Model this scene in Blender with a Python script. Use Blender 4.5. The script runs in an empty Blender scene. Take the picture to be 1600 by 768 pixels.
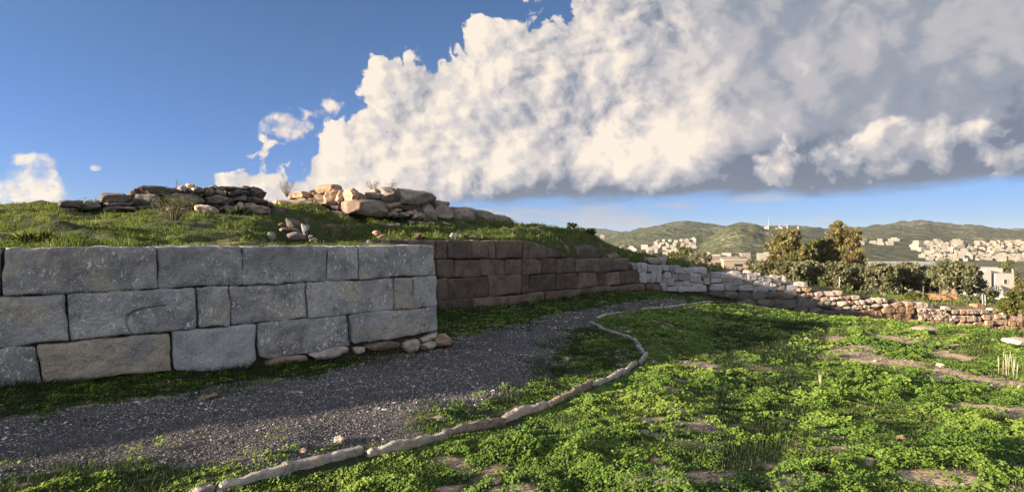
import bpy, bmesh, math, random
import numpy as np
from mathutils import Vector, noise as mn
R = math.radians
random.seed(7); rng = np.random.default_rng(11)
C = bpy.context.scene.collection
scn = bpy.context.scene
EYE = 1.7
# ---------------------------------------------------------------- camera
cam = bpy.data.objects.new('camera', bpy.data.cameras.new('camera')); C.objects.link(cam)
cam.location = (0, 0, EYE); cam.rotation_euler = (R(90), 0, 0)
cam.data.sensor_width = 36; cam.data.lens = 18; cam.data.clip_end = 20000; cam.data.clip_start = 0.05
scn.camera = cam
# ---------------------------------------------------------------- light
SUN_EL = R(10.6); SUN_H = Vector((-0.92, -0.39)).normalized()
sv = Vector((SUN_H.x*math.cos(SUN_EL), SUN_H.y*math.cos(SUN_EL), math.sin(SUN_EL)))
sl = bpy.data.lights.new('sun', 'SUN'); sun = bpy.data.objects.new('sun', sl); C.objects.link(sun)
sun.location = (-30, -15, 30)
sun.rotation_euler = sv.to_track_quat('Z', 'Y').to_euler()
sl.energy = 5.0; sl.angle = R(0.6); sl.color = (1.0, 0.80, 0.58)
scn.view_settings.view_transform = 'Standard'; scn.view_settings.look = 'None'
scn.view_settings.exposure = 1.85; scn.view_settings.gamma = 1.0
scn.view_settings.use_curve_mapping = False
# ---------------------------------------------------------------- node helpers
class NT:
    def __init__(s, tree): s.t = tree; s.n = tree.nodes; s.l = tree.links
    def node(s, typ, **kw):
        n = s.n.new(typ)
        for k, v in kw.items(): setattr(n, k, v)
        return n
    def put(s, sock, v):
        if v is None: return
        if isinstance(v, bpy.types.NodeSocket): s.l.new(v, sock)
        else:
            try: sock.default_value = v
            except Exception:
                sock.default_value = (*v, 1.0) if len(v) == 3 else v
    def m(s, op, a, b=None, c=None, clamp=False):
        n = s.node('ShaderNodeMath', operation=op, use_clamp=clamp)
        for i, v in enumerate((a, b, c)): s.put(n.inputs[i], v)
        return n.outputs[0]
    def vm(s, op, a, b=None, sc=None):
        n = s.node('ShaderNodeVectorMath', operation=op)
        s.put(n.inputs[0], a)
        if b is not None: s.put(n.inputs[1], b)
        if sc is not None: s.put(n.inputs['Scale'], sc)
        return n.outputs[0] if op not in ('LENGTH', 'DOT_PRODUCT') else n.outputs['Value']
    def mix(s, f, a, b, typ='MIX'):
        n = s.node('ShaderNodeMix', data_type='RGBA', blend_type=typ, clamp_factor=True)
        s.put(n.inputs[0], f); s.put(n.inputs[6], a); s.put(n.inputs[7], b)
        return n.outputs[2]
    def mapr(s, v, a, b, c=0.0, d=1.0, smooth=False):
        n = s.node('ShaderNodeMapRange', interpolation_type='SMOOTHSTEP' if smooth else 'LINEAR', clamp=True)
        for i, x in enumerate((v, a, b, c, d)): s.put(n.inputs[i], x)
        return n.outputs[0]
    def noise(s, vec, scale, detail=3, rough=0.5, dist=0.0, dim='3D', col=False):
        n = s.node('ShaderNodeTexNoise', noise_dimensions=dim)
        s.put(n.inputs['Vector'], vec); s.put(n.inputs['Scale'], scale); s.put(n.inputs['Detail'], detail)
        s.put(n.inputs['Roughness'], rough); s.put(n.inputs['Distortion'], dist)
        return n.outputs['Color' if col else 'Fac']
    def voro(s, vec, scale, feature='F1', out='Distance', rand=1.0, smooth=None, dim='3D'):
        n = s.node('ShaderNodeTexVoronoi', feature=feature, voronoi_dimensions=dim)
        s.put(n.inputs['Vector'], vec); s.put(n.inputs['Scale'], scale); s.put(n.inputs['Randomness'], rand)
        if smooth is not None and 'Smoothness' in n.inputs: s.put(n.inputs['Smoothness'], smooth)
        return n.outputs[out]
    def xyz(s, v):
        n = s.node('ShaderNodeSeparateXYZ'); s.put(n.inputs[0], v); return n.outputs
    def comb(s, x, y, z):
        n = s.node('ShaderNodeCombineXYZ')
        for i, v in enumerate((x, y, z)): s.put(n.inputs[i], v)
        return n.outputs[0]
# ---------------------------------------------------------------- world: sky with clouds
w = bpy.data.worlds.new('World'); scn.world = w; w.use_nodes = True
w.node_tree.nodes.clear(); N = NT(w.node_tree)
SKY = 0.12
def A_px(px): return math.atan((px-800)/800)
def V_px(px, py): return (384-py)/800*math.cos(A_px(px))
sky = N.node('ShaderNodeTexSky', sky_type='NISHITA', sun_disc=False)
sky.sun_elevation = SUN_EL; sky.sun_rotation = math.atan2(SUN_H.x, SUN_H.y)
sky.altitude = 100; sky.air_density = 1.0; sky.dust_density = 0.0; sky.ozone_density = 3.0
gen = N.node('ShaderNodeTexCoord').outputs['Generated']
x, y, z = N.xyz(gen)
az = N.m('ARCTAN2', x, y)
hl = N.m('SQRT', N.m('ADD', N.m('MULTIPLY', x, x), N.m('MULTIPLY', y, y)))
el = N.m('DIVIDE', z, N.m('MAXIMUM', hl, 0.02))
P = N.comb(az, el, 0.0)
# cloud relief as a node group so it can be sampled twice
cg = bpy.data.node_groups.new('cloud_relief', 'ShaderNodeTree')
cg.interface.new_socket('Vector', in_out='INPUT', socket_type='NodeSocketVector')
cg.interface.new_socket('Big', in_out='OUTPUT', socket_type='NodeSocketFloat')
cg.interface.new_socket('Fine', in_out='OUTPUT', socket_type='NodeSocketFloat')
G = NT(cg); gi = G.node('NodeGroupInput'); go = G.node('NodeGroupOutput')
vin = gi.outputs[0]
wv = G.vm('ADD', vin, G.vm('SCALE', G.vm('SUBTRACT', G.noise(vin, 7.0, 2, .6, col=True, dim='2D'), (.5, .5, .5)), sc=0.055))
wv2 = G.vm('ADD', wv, G.vm('SCALE', G.vm('SUBTRACT', G.noise(vin, 38.0, 2, .6, col=True, dim='2D'), (.5, .5, .5)), sc=0.025))
v1 = G.voro(wv, 7.5, 'SMOOTH_F1', smooth=0.45, dim='2D')
v2 = G.voro(wv2, 19.0, 'SMOOTH_F1', smooth=0.3, dim='2D')
v3 = G.voro(wv2, 46.0, 'SMOOTH_F1', smooth=0.3, dim='2D')
nz = G.noise(wv2, 60.0, 4, .62, dim='2D')
big = G.m('SUBTRACT', 1.0, G.m('ADD', G.m('MULTIPLY', v1, 0.75), G.m('MULTIPLY', v2, 0.4)))
fin = G.m('ADD', big, G.m('ADD', G.m('MULTIPLY', v3, -0.24), G.m('MULTIPLY', nz, 0.30)))
G.l.new(big, go.inputs[0]); G.l.new(fin, go.inputs[1])
def relief(vec):
    n = N.node('ShaderNodeGroup', node_tree=cg); N.put(n.inputs[0], vec); return n.outputs[0], n.outputs[1]
big0, fin0 = relief(P)
big1, fin1 = relief(N.vm('ADD', P, (-0.022, 0.006, 0.0)))
soft = N.noise(P, 5.0, 3, .55, dim='2D')
def curve(pts):
    n = N.node('ShaderNodeFloatCurve')
    N.put(n.inputs['Value'], N.mapr(az, -1.0, 1.0))
    c = n.mapping.curves[0]
    P2 = sorted(((A_px(px)+1)/2, (V_px(px, py)+.1)/.9) for px, py in pts)
    c.points[0].location = P2[0]; c.points[1].location = P2[-1]
    for p in P2[1:-1]: c.points.new(*p)
    for p in c.points: p.handle_type = 'AUTO_CLAMPED'
    n.mapping.use_clip = False; n.mapping.update()
    return N.m('SUBTRACT', N.m('MULTIPLY', n.outputs[0], .9), .1)
top = curve([(-400, 420), (290, 345), (330, 300), (360, 282), (400, 262), (440, 280), (470, 272), (497, 238), (515, 200), (560, 172), (590, 135), (630, 106), (690, 78), (760, 62), (840, 42), (890, 25), (915, -25), (1000, -70), (1250, -110), (1900, -160)])
base = curve([(-400, 520), (300, 345), (500, 340), (650, 330), (780, 318), (1000, 317), (1200, 308), (1400, 305), (1500, 296), (1620, 288), (1900, 285)])
d_top = N.m('ADD', N.m('SUBTRACT', top, el), N.m('MULTIPLY', N.m('SUBTRACT', fin0, 0.42), 0.17))
a_top = N.mapr(d_top, -0.004, 0.012, smooth=True)
d_base = N.m('ADD', N.m('SUBTRACT', el, base), N.m('MULTIPLY', N.m('SUBTRACT', N.noise(N.vm('MULTIPLY', P, (1.0, 3.0, 1.0)), 9.0, 4, .6, dim='2D'), .5), 0.034))
a_base = N.mapr(d_base, -0.004, 0.020, smooth=True)
alpha = N.m('MULTIPLY', a_top, a_base)
def blob(px, py, rx, ry, k=0.5, cut=(0.0, 0.18), src=None):
    U, V = A_px(px), V_px(px, py); c2 = math.cos(U)
    du = N.m('DIVIDE', N.m('SUBTRACT', az, U), rx/800*c2*c2)
    dv = N.m('DIVIDE', N.m('SUBTRACT', el, V), ry/800*c2)
    r = N.m('SQRT', N.m('ADD', N.m('MULTIPLY', du, du), N.m('MULTIPLY', dv, dv)))
    q = N.m('ADD', N.m('SUBTRACT', 1.0, r), N.m('MULTIPLY', N.m('SUBTRACT', fin0 if src is None else src, .42), k))
    return N.mapr(q, cut[0], cut[1], smooth=True)
nzw = N.noise(P, 34.0, 4, .65, dim='2D')
for b in ((36, 304, 44, 34, 3.0), (60, 256, 24, 12, 4.0), (515, 168, 27, 18, 4.0), (470, 200, 28, 11, 4.0), (150, 263, 7, 4, 2.0), (790, 50, 22, 18, 2.4)):
    alpha = N.m('MAXIMUM', alpha, N.m('MULTIPLY', blob(*b, cut=(0.0, 1.0)), N.mapr(nzw, .34, .56, .35, .95)))
thin = N.noise(N.vm('MULTIPLY', P, (1.0, 6.0, 1.0)), 7.0, 4, .6, dim='2D')
# thin streaks under the base
st = N.m('MULTIPLY', blob(905, 338, 150, 22, 3.0, (0.0, 0.9), thin), 0.75)
st = N.m('MAXIMUM', st, N.m('MULTIPLY', blob(1190, 308, 60, 8, 2.5, (0, .6), thin), 0.6))
st = N.m('MAXIMUM', st, N.m('MULTIPLY', blob(1290, 341, 26, 5, 1.5, (0, .6), thin), 0.45))
# shading
right0 = N.mapr(az, A_px(950), A_px(1200), smooth=True)
g = N.m('SUBTRACT', fin0, fin1)
lit = N.m('ADD', 0.76, N.m('MULTIPLY', g, N.m('SUBTRACT', 1.1, N.m('MULTIPLY', right0, .8))))
lit = N.m('ADD', lit, N.m('MULTIPLY', N.m('SUBTRACT', soft, .5), 0.55))
lit = N.m('ADD', lit, N.m('MULTIPLY', N.m('SUBTRACT', big0, .45), 0.32))
right = N.mapr(N.m('ADD', az, N.m('MULTIPLY', N.m('SUBTRACT', soft, .5), .35)), A_px(1050), A_px(1230), smooth=True)
hi = N.mapr(el, V_px(1000, 200), V_px(1000, 20), smooth=True)
grey = N.m('MAXIMUM', right, N.m('MULTIPLY', N.m('MULTIPLY', hi, 0.85), N.mapr(az, A_px(840), A_px(1080), smooth=True)))
lit = N.m('SUBTRACT', lit, N.m('MULTIPLY', grey, 0.50))
glow = blob(1030, 225, 150, 95, 0.6, (0.0, .9)); lit = N.m('ADD', lit, N.m('MULTIPLY', glow, 0.30))
midg = blob(850, 170, 190, 85, 0.6, (0.0, .9)); lit = N.m('SUBTRACT', lit, N.m('MULTIPLY', midg, 0.14))
b2 = N.m('MAXIMUM', blob(1400, 245, 160, 50, 1.5, (0.0, .7)), blob(1275, 262, 115, 36, 1.5, (0.0, .7)))
b2 = N.m('MAXIMUM', b2, blob(1640, 262, 95, 50, 1.5, (0.0, .7)))
lit = N.m('ADD', lit, N.m('MULTIPLY', b2, N.m('ADD', .36, N.m('MULTIPLY', g, .9))))
bw = N.m('ADD', 0.055, N.m('MULTIPLY', N.mapr(az, A_px(600), A_px(1100)), 0.06))
low = N.m('SUBTRACT', 1.0, N.m('DIVIDE', d_base, bw), clamp=True)
low = N.m('MULTIPLY', N.m('POWER', low, 1.3), N.mapr(az, A_px(520), A_px(820), smooth=True))
lit = N.m('SUBTRACT', lit, N.m('MULTIPLY', low, N.m('SUBTRACT', 1.15, N.m('MULTIPLY', b2, .35))))
lit = N.m('ADD', lit, 0.0, clamp=True)
ramp = N.node('ShaderNodeValToRGB'); N.put(ramp.inputs[0], lit)
cr = ramp.color_ramp; cr.interpolation = 'EASE'
CL = [(0.0, (.155, .20, .285)), (0.22, (.30, .335, .41)), (0.45, (.50, .49, .52)), (0.66, (.69, .645, .63)), (0.85, (.86, .765, .68)), (1.0, (.98, .87, .74))]
cr.elements[0].position = 0; cr.elements[0].color = (*CL[0][1], 1); cr.elements[1].position = 1; cr.elements[1].color = (*CL[-1][1], 1)
for p, c in CL[1:-1]:
    e = cr.elements.new(p); e.color = (*c, 1)
KE = 2**-scn.view_settings.exposure/SKY
cloudc = N.vm('SCALE', ramp.outputs[0], sc=KE)
strc = N.vm('SCALE', (.47, .49, .56), sc=KE)
gain = N.mix(N.mapr(el, 0.02, 0.36), (.48, .70, 1.38), (.84, .94, 1.18))
skyc = N.vm('MULTIPLY', sky.outputs[0], gain)
skyc = N.vm('SCALE', skyc, sc=N.m('MULTIPLY', N.mapr(az, -0.2, 0.8, 1.0, 0.74), 2**(0.3-scn.view_settings.exposure)))
colr = N.mix(st, skyc, strc)
colr = N.mix(alpha, colr, cloudc)
# bright cloud added behind the lens and overhead, unseen, to fill the shade
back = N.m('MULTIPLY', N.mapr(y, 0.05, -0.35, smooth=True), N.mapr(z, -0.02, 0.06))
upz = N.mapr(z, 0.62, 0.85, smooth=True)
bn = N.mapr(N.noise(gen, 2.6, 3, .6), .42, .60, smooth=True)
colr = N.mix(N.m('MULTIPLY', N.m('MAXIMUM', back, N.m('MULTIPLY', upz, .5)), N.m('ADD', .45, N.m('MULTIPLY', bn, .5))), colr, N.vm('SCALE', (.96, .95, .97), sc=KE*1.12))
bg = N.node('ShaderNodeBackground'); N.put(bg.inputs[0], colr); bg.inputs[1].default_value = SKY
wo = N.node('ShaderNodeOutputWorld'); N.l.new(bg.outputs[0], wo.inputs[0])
w.cycles.sampling_method = 'MANUAL'; w.cycles.sample_map_resolution = 512
# ---------------------------------------------------------------- scene helpers
def tag(o, label=None, cat=None, group=None, kind=None):
    if label: o['label'] = label
    if cat: o['category'] = cat
    if group: o['group'] = group
    if kind: o['kind'] = kind
    return o
def empty(name, loc, label, cat, group=None):
    o = bpy.data.objects.new(name, None); C.objects.link(o); o.location = loc; o.empty_display_size = .2
    return tag(o, label, cat, group)
def link(name, me, mat=None, parent=None, loc=None):
    o = bpy.data.objects.new(name, me); C.objects.link(o)
    if mat is not None and len(me.materials) == 0: me.materials.append(mat)
    if parent is not None:
        o.parent = parent
        if loc is None: me.transform(__import__('mathutils').Matrix.Translation(-Vector(parent.location)))
    if loc is not None: o.location = loc
    return o
def arr_mesh(name, V, F, attrs=None, smooth=False):
    """V (n,3) float, F (m,k) int with one k for all faces"""
    me = bpy.data.meshes.new(name); V = np.asarray(V, np.float32); F = np.asarray(F, np.int32)
    m, k = F.shape
    me.vertices.add(len(V)); me.vertices.foreach_set('co', V.ravel())
    me.loops.add(m*k); me.loops.foreach_set('vertex_index', F.ravel())
    me.polygons.add(m); me.polygons.foreach_set('loop_start', np.arange(0, m*k, k, dtype=np.int32))
    me.update(calc_edges=True); me.validate()
    if smooth: me.polygons.foreach_set('use_smooth', np.ones(m, bool))
    for an, (dom, typ, data) in (attrs or {}).items():
        at = me.attributes.new(an, typ, dom)
        at.data.foreach_set({'FLOAT': 'value', 'FLOAT_COLOR': 'color'}[typ], np.asarray(data, np.float32).ravel())
    return me
def W(px, py, d): return np.array(((px-800)/800*d, d, EYE+(384-py)/800*d))
def smooth(a, b, x): t = np.clip((x-a)/(b-a), 0, 1); return t*t*(3-2*t)
# value noise, vectorised
_perm = np.random.default_rng(5).random((256, 256))
def vnoise(x, y):
    xi = np.floor(x).astype(int); yi = np.floor(y).astype(int); fx = x-xi; fy = y-yi
    fx = fx*fx*(3-2*fx); fy = fy*fy*(3-2*fy)
    g = lambda a, b: _perm[a % 256, b % 256]
    return (g(xi, yi)*(1-fx)+g(xi+1, yi)*fx)*(1-fy)+(g(xi, yi+1)*(1-fx)+g(xi+1, yi+1)*fx)*fy
def fbm(x, y, o=4):
    s = 0; a = .5; t = 0
    for i in range(o):
        s = s+a*vnoise(x*2**i+i*17.3, y*2**i+i*9.1); t += a; a *= .5
    return s/t
class RBF:
    def __init__(s, pts):
        p = np.array(pts, float); s.p = p[:, :2]; n = len(p)
        s.w = np.linalg.solve(np.block([[s.K(s.p)+np.eye(n)*0.02, np.hstack([np.ones((n, 1)), s.p])], [np.vstack([np.ones(n), s.p.T]), np.zeros((3, 3))]]), np.append(p[:, 2], [0, 0, 0]))
    def K(s, q):
        d2 = ((q[:, None]-s.p[None])**2).sum(-1)+1e-9
        return .5*d2*np.log(d2)
    def __call__(s, x, y):
        sh = np.shape(x); q = np.stack([np.ravel(x), np.ravel(y)], 1).astype(float); out = np.empty(len(q))
        for i in range(0, len(q), 60000):
            k = q[i:i+60000]; out[i:i+60000] = s.K(k)@s.w[:-3]+s.w[-3]+k@s.w[-2:]
        return out.reshape(sh)
# ---------------------------------------------------------------- ground heights (relative to the eye: z_rel)
def pt(px, py, d): return ((px-800)/800*d, d, (384-py)/800*d)
LOWER = [pt(800,768,3.5), pt(0,768,3.5), pt(1600,768,3.5), pt(0,608,6.07), pt(415,575,8.05), pt(690,545,10.2), pt(690,487,16.6), pt(850,468,20.5), pt(1000,457,25),
 pt(1080,469,21.4), pt(1010,565,9.3), pt(1290,510,14.6), pt(1100,468,23), pt(1250,490,19), pt(1400,505,16.5), pt(1600,522,14.5), pt(1600,600,8.5), pt(1300,640,6.5),
 pt(1100,478,26.2), pt(1230,500,28), pt(1400,517,29), pt(1600,534,30), (21,21,-4.0), (16,22.5,-3.75), (-12,0,-1.6), (0,0,-1.65), (0,-12,-1.6), (15,0,-1.95), (-8,12,-1.9), (30,10,-4.2), (40,28,-6.6), (-25,-10,-1.5), (30,-10,-2.5), (0,35,-3.5), (-20,25,-2.2), (3,40,-5.0)]
UPPER = [(-5.7,6.9,-.03), (-4.0,8.4,-.03), (-2.2,10.0,-.02), (-2.5,11.5,.0), (-3.6,13.2,.12), (-12.6,.6,-.1), pt(100,358,10), pt(300,360,10.5), pt(100,343,13), pt(300,343,13.8), pt(100,329,14.4), pt(250,327,15.8), pt(430,331,18), pt(20,331,14),
 (-22,12,1.0), (-25,0,.2), (-18,24,1.0), (-30,32,-1.0), pt(470,380,11), pt(500,388,13.2), pt(560,386,14.0), pt(500,381,15.6), pt(540,378,16.6), pt(425,352,14.4), pt(420,372,11.5), pt(520,352,18.6), pt(560,346,19.6), pt(450,325,19.5), pt(500,324,19.8), pt(560,338,20.8), pt(620,339,22),
 pt(700,343,23.6), pt(760,350,24.8), pt(810,354,25.8), pt(640,360,19.2), pt(700,362,20), pt(760,363,21), pt(600,375,15.6), pt(690,374.5,17.3), pt(780,376,19.5), pt(850,378,21.2), pt(880,380,22.6), pt(860,368,22.4), pt(880,362,25),
 pt(905,398,23.0), pt(930,378,24.6), pt(960,391,25.6), pt(945,403,24.3), pt(980,408,25.5), pt(1000,408,27), pt(1050,411,28), pt(1100,421,28), pt(1240,441,29), pt(1300,455,30.5), pt(1400,468,31), pt(1500,476,31.5), pt(1600,486,32),
 (0,34,-.6), (-10,36,.3), (-30,50,-3), (0,48,-3.2), pt(1060,428,38), pt(1250,454,40), pt(1350,462,40), pt(1487,466,38), pt(1600,473,45), (60,38,-7), pt(1560,482,90), pt(1450,472,80), pt(1300,452,80), pt(1100,428,110), (0,110,-7), (-80,90,-8), (-60,20,-1.5), (110,60,-11)]
RL, RU = RBF(LOWER), RBF(UPPER)
def lower(x, y, fine=True):
    h = RL(x, y); r = np.hypot(np.asarray(x)-8, np.asarray(y)-12)
    t = smooth(26, 60, r); h = np.clip(h, -8.5, -1.2)*(1-t)+(-6.5)*t
    t = smooth(60, 170, r); h = h*(1-t)+(-13)*t
    if fine: h = h+(fbm(x*1.1, y*1.1, 4)-.5)*.10*(1-smooth(60, 90, r))
    return h+EYE
GL_ = [(-4.1, 10.6), (-4.9, 13.0), (-5.6, 15.2), (-6.2, 17.4)]
def upper(x, y, fine=True):
    h = RU(x, y); sh_ = np.shape(h)
    dg = np.full(sh_, 9.0)
    for (ax_, ay_), (bx_, by_) in zip(GL_[:-1], GL_[1:]):
        dx, dy = bx_-ax_, by_-ay_; t = np.clip(((x-ax_)*dx+(y-ay_)*dy)/(dx*dx+dy*dy), 0, 1); dg = np.minimum(dg, np.hypot(x-ax_-dx*t, y-ay_-dy*t))
    h = h-.55*(1-smooth(.55, 1.25, dg+(fbm(x*1.5, y*1.5, 2)-.5)*.5)); r = np.hypot(np.asarray(x)-8, np.asarray(y)-20)
    h = np.clip(h, -14, 2.0); t = smooth(85, 140, r); h = h*(1-t)+(-14.5)*t
    t = smooth(90, 20, np.asarray(x)*-1) if False else 0
    if fine:
        h = h+(fbm(x*.9+40, y*.9, 4)-.5)*.36*smooth(7.0, 9.5, np.asarray(y))*(1-smooth(60, 90, r))
    return h+EYE
# ---------------------------------------------------------------- wall lines
a1 = np.array((4.57, 4.13)); a1 = a1/np.hypot(*a1); n1 = np.array((a1[1], -a1[0]))   # grey bastion; n faces the camera
G0 = np.array((-6.07, 6.07)); G1 = np.array((-1.50, 10.2)); GL = G0-a1*9.2
B0 = np.array((-2.28, 16.6)); B1 = np.array((6.25, 25.0)); a2 = (B1-B0)/np.hypot(*(B1-B0)); n2 = np.array((a2[1], -a2[0]))
BL = B0-a2*4.6
a3 = np.array((.98, .20)); a3 /= np.hypot(*a3); n3 = np.array((a3[1], -a3[0])); C1 = B1+a3*32
# boundary of the raised ground, set back half the wall's thickness
SB = .38
BND = [GL-n1*SB, G1-n1*SB-a1*SB, BL-n2*SB, B1-n2*SB, C1-n3*SB]
def poly_sd(x, y, poly):
    """signed distance to polygon, >0 inside"""
    P = np.stack([np.ravel(x), np.ravel(y)], -1).astype(float); best = np.full(len(P), 1e9); ins = np.zeros(len(P), bool)
    for i in range(len(poly)):
        A, Bp = np.array(poly[i]), np.array(poly[(i+1) % len(poly)]); d = Bp-A
        t = np.clip(((P-A)@d)/((d**2).sum()+1e-12), 0, 1); q = A+t[:, None]*d; best = np.minimum(best, np.hypot(*(P-q).T))
        c = ((A[1] > P[:, 1]) != (Bp[1] > P[:, 1])) & (P[:, 0] < d[0]*(P[:, 1]-A[1])/(d[1]+1e-12)+A[0]); ins ^= c
    return np.where(ins, best, -best).reshape(np.shape(x))
RAISED = [BND[0]-a1*6]+BND[1:4]+[BND[4]+a3*130, np.array((200., 400.)), np.array((-300., 400.)), np.array((-300., -5.))]
def behind(x, y): return poly_sd(x, y, RAISED)
def px_ground(px, py, f=None, dmax=60):
    """march a ray from the lens until it meets the ground"""
    f = f or (lambda x, y: lower(x, y, False)); u = (px-800)/800; v = (384-py)/800
    d = np.linspace(2.5, dmax, 2400); z = EYE+v*d; g = f(u*d, d)
    i = np.argmax(z < g); return np.array((u*d[i], d[i], g[i]))
def on_plane(px, py, P0, a):
    u = (px-800)/800; s = (u*P0[1]-P0[0])/(a[0]-u*a[1]); d = P0[1]+a[1]*s
    return s, EYE+(384-py)/800*d
# ---------------------------------------------------------------- materials
def mat(name): 
    m = bpy.data.materials.new(name); m.use_nodes = True; m.node_tree.nodes.clear(); return m, NT(m.node_tree)
def finish(m, T, col, rough=.9, bump=None, bstr=.4, bdist=.02, trans=None, spec=.25, tmix=.35):
    p = T.node('ShaderNodeBsdfPrincipled'); T.put(p.inputs['Base Color'], col); T.put(p.inputs['Roughness'], rough)
    p.inputs['Specular IOR Level'].default_value = spec
    if bump is not None:
        b = T.node('ShaderNodeBump'); T.put(b.inputs['Height'], bump); b.inputs['Strength'].default_value = bstr; b.inputs['Distance'].default_value = bdist
        T.l.new(b.outputs[0], p.inputs['Normal'])
    out = T.node('ShaderNodeOutputMaterial'); sh = p.outputs[0]
    if trans is not None:
        t = T.node('ShaderNodeBsdfTranslucent'); T.put(t.inputs[0], trans)
        mx = T.node('ShaderNodeMixShader'); mx.inputs[0].default_value = tmix
        T.l.new(p.outputs[0], mx.inputs[1]); T.l.new(t.outputs[0], mx.inputs[2]); sh = mx.outputs[0]
    T.l.new(sh, out.inputs[0]); return m
def geo(T): return T.node('ShaderNodeNewGeometry').outputs['Position']
def stone_mat(name, A, B, Cc=None, fleck=.0, fleckc=(.52, .52, .52), scale=1.0, bstr=.7, bdist=.02, var=.22, moss=0.0, dark=.5):
    m, T = mat(name); P = geo(T); rnd = T.node('ShaderNodeObjectInfo').outputs['Random']
    Pr = T.vm('ADD', P, T.comb(T.m('MULTIPLY', rnd, 17.0), T.m('MULTIPLY', rnd, 5.0), rnd))
    big = T.noise(Pr, 1.3*scale, 4, .6, .6); mid = T.noise(Pr, 6*scale, 5, .65, .3); fin = T.noise(Pr, 45*scale, 4, .6)
    c = T.mix(T.mapr(big, .38, .62, smooth=True), A, B)
    if Cc: c = T.mix(T.mapr(T.noise(Pr, .9*scale, 4, .65, 1.2), .52, .66, smooth=True), c, Cc)
    c = T.mix(T.mapr(mid, .30, .50), T.vm('SCALE', c, sc=dark), c)
    c = T.vm('SCALE', c, sc=T.m('ADD', 1-var, T.m('MULTIPLY', rnd, 2*var)))
    c = T.vm('SCALE', c, sc=T.mapr(fin, .25, .75, .78, 1.22))
    st = T.noise(T.vm('MULTIPLY', Pr, (1.0, 1.0, .55) if fleck else (1.0, 1.0, 2.2)), (26 if fleck else 22)*scale, 3, .55, 1.0)
    if fleck: c = T.mix(T.m('MULTIPLY', T.mapr(st, .585, .65), T.m('MULTIPLY', T.mapr(T.noise(Pr, 2.2*scale, 2), .40, .56), fleck)), c, fleckc)
    if moss: c = T.mix(T.m('MULTIPLY', T.mapr(T.noise(Pr, 3*scale, 4, .7), .52, .64), moss), c, (.07, .085, .03))
    cr = T.voro(T.vm('ADD', Pr, T.vm('SCALE', T.noise(Pr, 5*scale, 3, col=True), sc=.25)), 3.0*scale, 'DISTANCE_TO_EDGE')
    hgt = T.m('ADD', T.m('MULTIPLY', mid, 1.0), T.m('ADD', T.m('MULTIPLY', fin, .35), T.m('MULTIPLY', st, .8 if fleck else .45)))
    hgt = T.m('ADD', hgt, T.m('MULTIPLY', T.mapr(cr, 0, .03), .22))
    return finish(m, T, c, .88, hgt, bstr, bdist)
M = {}
M['grey'] = stone_mat('grey_marble_ashlar', (.36, .362, .368), (.225, .23, .242), (.36, .335, .285), fleck=1.0, fleckc=(.66, .67, .69), bdist=.045, dark=.62, var=.10)
M['tan'] = stone_mat('tan_weathered_ashlar', (.40, .35, .275), (.33, .295, .24), (.25, .25, .25), fleck=.35, bdist=.04, dark=.6, var=.05)
M['pale'] = stone_mat('pale_split_ashlar', (.36, .37, .39), (.29, .30, .32), None, fleck=.4, bdist=.035, dark=.75, var=.05)
M['rust'] = stone_mat('rust_stained_ashlar', (.30, .295, .295), (.22, .22, .225), (.33, .23, .13), fleck=.6, bdist=.045, dark=.62, var=.05)
M['brown'] = stone_mat('brown_andesite', (.145, .112, .092), (.10, .08, .07), (.185, .132, .102), bdist=.06, dark=.45, var=.36)
M['foot'] = stone_mat('reddish_footing_stone', (.27, .225, .185), (.22, .16, .125), (.30, .28, .25), bdist=.05, dark=.55, var=.2)
M['ruin'] = stone_mat('ruin_grey_stone', (.27, .235, .20), (.20, .18, .165), (.32, .26, .20), bdist=.06, var=.25, dark=.5)
M['ruindark'] = stone_mat('ruin_dark_stone', (.125, .11, .10), (.095, .085, .08), (.16, .125, .095), bdist=.06, var=.25, dark=.55)
M['ruinwarm'] = stone_mat('ruin_warm_stone', (.48, .33, .225), (.40, .27, .19), (.48, .37, .28), bdist=.07, var=.15, dark=.55)
M['white'] = stone_mat('white_rubble', (.37, .37, .39), (.29, .295, .31), (.35, .31, .27), bdist=.05, var=.22, dark=.6, scale=1.2)
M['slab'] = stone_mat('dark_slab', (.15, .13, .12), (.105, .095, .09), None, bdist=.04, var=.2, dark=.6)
M['cream'] = stone_mat('cream_limestone', (.54, .455, .385), (.45, .37, .31), (.46, .33, .25), bdist=.06, var=.2, dark=.6, scale=1.2)
M['earthstone'] = stone_mat('ochre_stone', (.33, .22, .135), (.26, .165, .10), (.36, .26, .18), bdist=.06, var=.22, dark=.55)
M['edge'] = stone_mat('edging_stone', (.42, .385, .34), (.32, .295, .265), (.44, .36, .28), bdist=.025, var=.18, dark=.6, scale=2.2)
m, T = mat('dark_fill'); M['core'] = finish(m, T, T.mix(T.noise(geo(T), 5, 4), (.035, .028, .022), (.07, .055, .042)), 1.0, T.noise(geo(T), 12, 4), .8, .05)
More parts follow.
